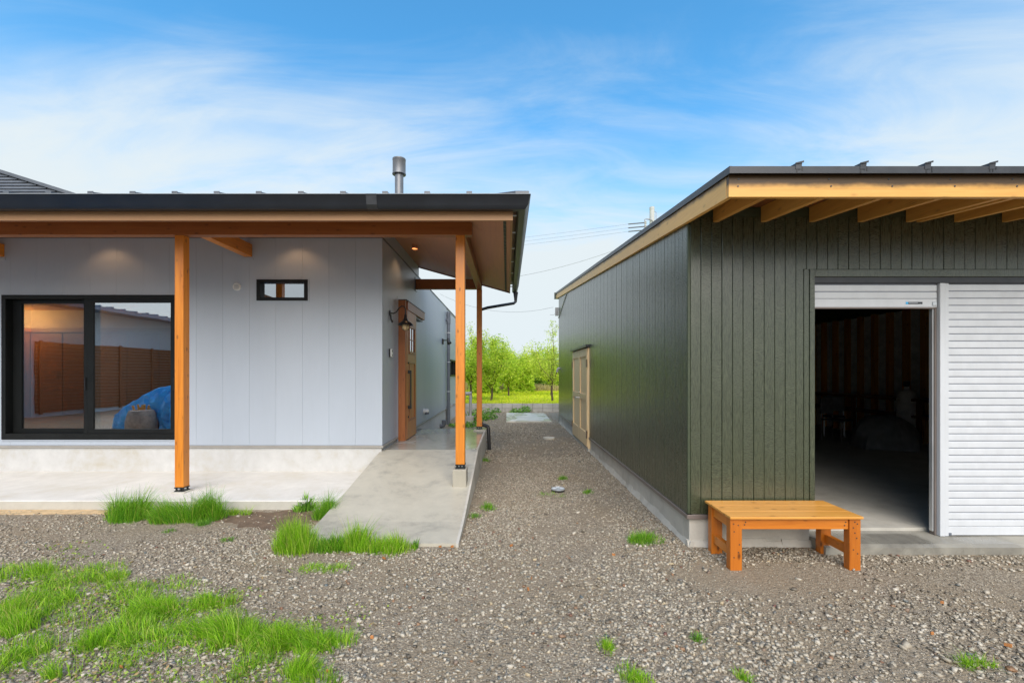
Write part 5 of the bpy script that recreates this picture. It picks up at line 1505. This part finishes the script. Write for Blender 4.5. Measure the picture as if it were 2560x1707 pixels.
# trees behind the wall
def tree(label, x_, y_, h, rad, nleaf, seed, mat='tree_leaf', z0=0.30, low=0.30, trunk_r=0.045, sparse=False, leaf=0.085):
    r_ = random.Random(seed); g = np.random.default_rng(seed)
    tr_ = thing('orchard_tree', label, 'tree', (x_, y_, z0), 'orchard trees beyond the block wall')
    tb = MB()
    th = h * low
    lean = r_.uniform(-0.05, 0.05)
    base = Vector((x_, y_, z0 - 0.05)); fork = Vector((x_ + lean, y_, z0 + th))
    tb.tube([base, base.lerp(fork, 0.5) + Vector((r_.uniform(-0.03, 0.03), 0, 0)), fork], [trunk_r * 1.2, trunk_r, trunk_r * 0.85], 8)
    pts = []
    nl = 6 if sparse else 8
    for i in range(nl):
        a = 2 * math.pi * i / nl + r_.uniform(-0.4, 0.4)
        sp2 = rad * r_.uniform(0.5, 1.0)
        top = Vector((x_ + math.cos(a) * sp2, y_ + math.sin(a) * sp2, z0 + h * r_.uniform(0.62, 1.0)))
        if i == 0: top = Vector((x_ + r_.uniform(-0.1, 0.1), y_, z0 + h))
        midp = fork.lerp(top, 0.5) + Vector((math.cos(a) * sp2 * 0.18, math.sin(a) * sp2 * 0.18, -0.02 * h))
        st_ = fork.lerp(base, r_.uniform(0, 0.25))
        limb = [st_, midp, top]
        tb.tube(limb, [trunk_r * 0.6, trunk_r * 0.36, trunk_r * 0.1], 6)
        for k in range(9):
            t_ = r_.uniform(0.25, 1.0)
            p = (st_.lerp(midp, t_ * 2) if t_ < 0.5 else midp.lerp(top, t_ * 2 - 1))
            b_a = r_.uniform(0, 6.28)
            ln_ = rad * r_.uniform(0.25, 0.6)
            e = p + Vector((math.cos(b_a) * ln_, math.sin(b_a) * ln_, r_.uniform(-0.1, 0.5) * ln_))
            tb.tube([p, p.lerp(e, 0.5) + Vector((0, 0, 0.05 * ln_)), e], [trunk_r * 0.2, trunk_r * 0.14, trunk_r * 0.06], 4, False)
            pts.append((p, e))
        pts.append((midp, top)); pts.append((midp.lerp(top, 0.5), top)); pts.append((st_, midp))
        shoot = top + Vector((r_.uniform(-0.12, 0.12), r_.uniform(-0.1, 0.1), h * r_.uniform(0.05, 0.16)))
        tb.tube([top, shoot], [trunk_r * 0.1, trunk_r * 0.04], 4, False); pts.append((top, shoot))
    tb.build('trunk', 'bark', tr_)
    per = nleaf // len(pts)
    cs = []
    for p, e in pts:
        t_ = g.uniform(0.1, 1.05, per)[:, None]
        c = np.array(p)[None] * (1 - t_) + np.array(e)[None] * t_
        c = c + g.normal(0, rad * (0.07 if sparse else 0.105), (per, 3))
        cs.append(c)
    c = np.concatenate(cs)
    v, t = leaf_quads(c, g, leaf, 0.30, 0.55)
    cr = np_mesh('crown', v, t, mat, loc=(x_, y_, z0)); cr.location = (0, 0, 0); cr.parent = tr_
tree('leafy young tree showing left of the back porch post', -1.55, 18.9, 2.95, 0.85, 7000, 1, 'tree_leaf', leaf=0.11)
tree('leafy young tree with bare trunk right of the back porch post', -0.69, 18.6, 2.55, 0.95, 9000, 2, 'tree_leaf', low=0.26, leaf=0.11)
tree('smaller leafy tree in the middle of the gap', 0.08, 22.6, 2.25, 1.0, 8000, 3, 'tree_leaf', low=0.27, leaf=0.12)
tree('tall sparse tree with airy crown beside the shed corner', 1.90, 18.4, 3.15, 0.78, 2600, 4, 'tree_leaf_light', low=0.30, sparse=True, leaf=0.10, trunk_r=0.04)
tree('leafy tree behind the airy tree near the shed', 2.35, 23.5, 2.5, 1.1, 6000, 5, 'tree_leaf_light', leaf=0.12)
tree('pale green tree behind the middle tree', 1.05, 28.0, 2.5, 1.35, 8000, 6, 'tree_leaf_light', leaf=0.15)
tree('background tree between the two porch posts', -2.6, 24.0, 3.1, 1.3, 7000, 7, 'tree_leaf', leaf=0.13)
tree('background tree behind the trunk beside the post', -0.9, 27.0, 3.0, 1.4, 8000, 8, 'tree_leaf', leaf=0.15)
def bush(label, x_, y_, rx, h, n, seed, mat='bush_leaf'):
    g = np.random.default_rng(seed)
    b_ = thing('bush', label, 'bush', (x_, y_, 0.3), 'bushes at the far edge of the meadow')
    d = g.normal(0, 1, (n, 3)); d /= np.linalg.norm(d, axis=1)[:, None]; d[:, 2] = np.abs(d[:, 2])
    lob = 1 + 0.22 * np.sin(d[:, 0] * 5 + seed) + 0.2 * np.sin(d[:, 1] * 7 + d[:, 2] * 6 + seed * 2)
    r = g.uniform(0.55, 1.05, n) ** 0.6 * lob
    c = np.stack([x_ + d[:, 0] * r * rx, y_ + d[:, 1] * r * rx * 0.7, 0.3 + d[:, 2] * r * h], 1)
    v, t = leaf_quads(c, g, 0.2, 0.45, 0.3)
    cr = np_mesh('crown', v, t, mat, loc=(x_, y_, 0.3)); cr.location = (0, 0, 0); cr.parent = b_
    tb = MB()
    for k in range(5):
        a = k * 1.25
        tb.tube([(x_, y_, 0.25), (x_ + math.cos(a) * rx * 0.4, y_ + math.sin(a) * rx * 0.3, 0.3 + h * 0.6)], [0.05, 0.02], 5)
    tb.build('trunk', 'bark', b_)
for i, (x_, y_, rx, h_, lab, mt) in enumerate([(1.6, 33, 1.7, 1.9, 'dark bush in the centre of the far hedge', 'bush_leaf'), (0.0, 34, 1.6, 1.7, 'dark bush left of centre in the far hedge', 'bush_leaf'), (-1.8, 34, 1.7, 2.0, 'dark bush behind the left trees of the far hedge', 'bush_leaf'),
        (3.4, 33.5, 1.8, 2.0, 'dark bush beside the shed in the far hedge', 'bush_leaf'), (-4.0, 34, 2.0, 2.2, 'far bush behind the porch posts', 'bush_leaf'), (0.75, 27.5, 0.8, 1.25, 'round pale bush between the middle trees', 'tree_leaf'), (-1.2, 26.0, 0.8, 1.2, 'round pale bush behind the left tree trunk', 'tree_leaf'), (2.6, 37, 2.2, 2.6, 'taller pale bush standing behind the far hedge, right', 'tree_leaf'), (-0.6, 38, 2.4, 2.8, 'taller pale bush standing behind the far hedge, left', 'tree_leaf')]):
    bush(lab, x_, y_, rx, h_ * 1.12, 5200, 50 + i, mt)
# meadow blades
g = np.random.default_rng(77)
def strip(n, x0, x1, y0, y1, h, w, seed, lean=0.6):
    g = np.random.default_rng(seed)
    vs, ts = blades(0, 0, n, 1.0, h, lean=lean, width=w, seed=seed)
    vs = vs.reshape(-1, 5, 3); n = len(vs)
    base = vs[:, 0:1, :].copy()
    base[:, :, 2] = 0
    u = g.uniform(0, 1, n)
    yy = y0 * (y1 / y0) ** u
    vs = vs - base
    vs[:, :, 0] += g.uniform(x0, x1, n)[:, None]; vs[:, :, 1] += yy[:, None]; vs[:, :, 2] += 0.30
    return vs.reshape(-1, 3), ts
v, t = merge([strip(26000, -5, 4.5, 17.65, 31, 0.16, 0.012, 5), strip(5000, -5, 4.5, 17.5, 17.9, 0.10, 0.006, 6)])
tag(np_mesh('meadow_grass', v, t, 'field_blade'), 'sunny yellow green meadow grass beyond the block wall', 'grass', None, 'stuff')
v, t = merge([strip(5000, -5, 5, 29, 32.5, 0.75, 0.018, 8, 0.5)])
tag(np_mesh('dry_reeds', v, t, 'reed_blade'), 'dry tan reeds along the far edge of the meadow', 'reeds', None, 'stuff')

# ================================================================== gravel
ico = bmesh.new(); bmesh.ops.create_cube(ico, size=1.25); bmesh.ops.triangulate(ico, faces=ico.faces)
iv = np.array([v.co[:] for v in ico.verts]); it = np.array([[v.index for v in f.verts] for f in ico.faces]); ico.free()
def stones(n, region, rmin, rmax, seed, mask=True, power=2.2):
    g = np.random.default_rng(seed)
    x0, x1, y0, y1 = region
    X = g.uniform(x0, x1, n); Y = y0 * (y1 / y0) ** g.uniform(0, 1, n) if y0 > 0 else g.uniform(y0, y1, n)
    keep = np.abs(X) < Y * 1.22 + 0.5
    keep &= ~((X < -1.84) & (Y > 4.90))
    keep &= ~((X > -1.88) & (X < -0.415) & (Y > 3.84) & (Y < 9.0))
    keep &= ~((X > 1.575) & (Y > 3.84)); keep &= ~((X > 2.65) & (Y > 3.69))
    keep &= ~((X > -0.05) & (X < 1.39) & (Y > 13.48) & (Y < 16.32))
    keep &= ~(X < -1.70) | (Y < 4.95)
    keep &= ~((X < -0.9) & (Y > 9.0) & (Y < 16))
    keep &= ~((X > -0.55) & (X < -0.40) & (Y > 8.7) & (Y < 9.0))
    for (cx, cy, cr) in ((0.66, 5.71, 0.10), (0.97, 10.2, 0.15)):
        keep &= (X - cx) ** 2 + (Y - cy) ** 2 > cr ** 2
    if mask:
        dens = 0.66 + 0.34 * fbm(X, Y, 4, 1.7) + 0.14 * fbm(X, Y, 5, 5.0)
        dens = dens - 0.30 * np.exp(-((X - 0.45 - 0.06 * Y) / 0.35) ** 2) * (Y > 3.0)      # worn wheel track
        dens = np.where((Y > 3.55) & (X > 1.6), 1.0, dens)          # heap along the shed front
        band = np.exp(-((Y - 3.25) / 0.22) ** 2) * (X > 1.3)
        dens = dens - 0.75 * band
        dens = np.where(((X + 2.45) / 0.5) ** 2 + ((Y - 4.62) / 0.3) ** 2 < 1, 0.10, dens)
        dens = np.where((X < -3.95) & (Y > 4.76), 0.12, dens)
        keep &= g.uniform(0, 1, n) < dens
    X = X[keep]; Y = Y[keep]; n = len(X)
    r = rmin + (rmax - rmin) * g.uniform(0, 1, n) ** power
    v = iv[None] * (1 + g.normal(0, 0.16, (n, len(iv), 1))) + g.normal(0, 0.16, (n, len(iv), 3))
    v = v * np.stack([g.uniform(0.8, 1.35, n), g.uniform(0.7, 1.1, n), g.uniform(0.45, 0.8, n)], 1)[:, None, :]
    a = g.uniform(0, 6.28, n); ca, sa = np.cos(a), np.sin(a)
    tl = g.normal(0, 0.35, n); ct, st_ = np.cos(tl), np.sin(tl)
    x_, y_, z_ = v[:, :, 0], v[:, :, 1], v[:, :, 2]
    y2 = y_ * ct[:, None] - z_ * st_[:, None]; z2 = y_ * st_[:, None] + z_ * ct[:, None]
    x3 = x_ * ca[:, None] - y2 * sa[:, None]; y3 = x_ * sa[:, None] + y2 * ca[:, None]
    v = np.stack([x3, y3, z2], 2) * r[:, None, None]
    v[:, :, 0] += X[:, None]; v[:, :, 1] += Y[:, None]; v[:, :, 2] += (r * g.uniform(0.1, 0.5, n))[:, None]
    t = it[None] + (np.arange(n) * len(iv))[:, None, None]
    return v.reshape(-1, 3), t.reshape(-1, 3)
sets = [stones(66000, (-4.6, 4.6, 1.75, 4.0), 0.0042, 0.0165, 1, power=2.2), stones(26000, (-6.2, 2.7, 3.6, 5.4), 0.0045, 0.0135, 2, power=2.2),
        stones(26000, (-0.5, 1.65, 4.0, 8.0), 0.0045, 0.013, 3, power=2.2), stones(13000, (-0.9, 1.65, 7.5, 17.3), 0.009, 0.020, 6),
        stones(26000, (-4.6, 4.6, 1.75, 4.2), 0.003, 0.006, 7, mask=False), stones(150, (-3.5, 3.5, 1.9, 6.0), 0.018, 0.03, 8, mask=False)]
v, t = merge(sets)
tag(np_mesh('gravel', v, t, 'gravel_stone'), 'loose grey crushed stone gravel covering the yard', 'gravel', None, 'stuff')
print('gravel tris', len(t))
# a few orange bark flakes and leaves on the gravel
fl = []
rr = random.Random(9)
for i, (px_, py_) in enumerate([(1100, 1371), (1130, 1371), (1329, 1450), (1320, 1478), (303, 1675), (960, 1400), (2355, 1512), (930, 1600), (1534, 1391), (820, 1687), (2330, 1590), (2520, 1620), (2440, 1350), (700, 1340), (1278, 1368)]):
    x_, y_ = G(px_, py_)
    a = rr.uniform(0, 6.28); l_ = rr.uniform(0.008, 0.02); w_ = l_ * rr.uniform(0.3, 0.6)
    c, s_ = math.cos(a), math.sin(a)
    o = MB().hexa([(x_ + p * c - q * s_, y_ + p * s_ + q * c, 0.012) for p, q in ((-l_, -w_), (l_, -w_ * 0.6), (l_ * 0.9, w_), (-l_ * 0.8, w_ * 0.8))],
                  [(x_ + p * c - q * s_, y_ + p * s_ + q * c, 0.024 + 0.006 * rr.random()) for p, q in ((-l_, -w_), (l_, -w_ * 0.6), (l_ * 0.9, w_), (-l_ * 0.8, w_ * 0.8))])
    fl.append(o)
mb = MB()
for o in fl: mb.add(o.v, o.f)
tag(mb.build('bark_flakes', 'debris'), 'orange brown bark flakes scattered over the gravel', 'bark flakes', None, 'stuff')
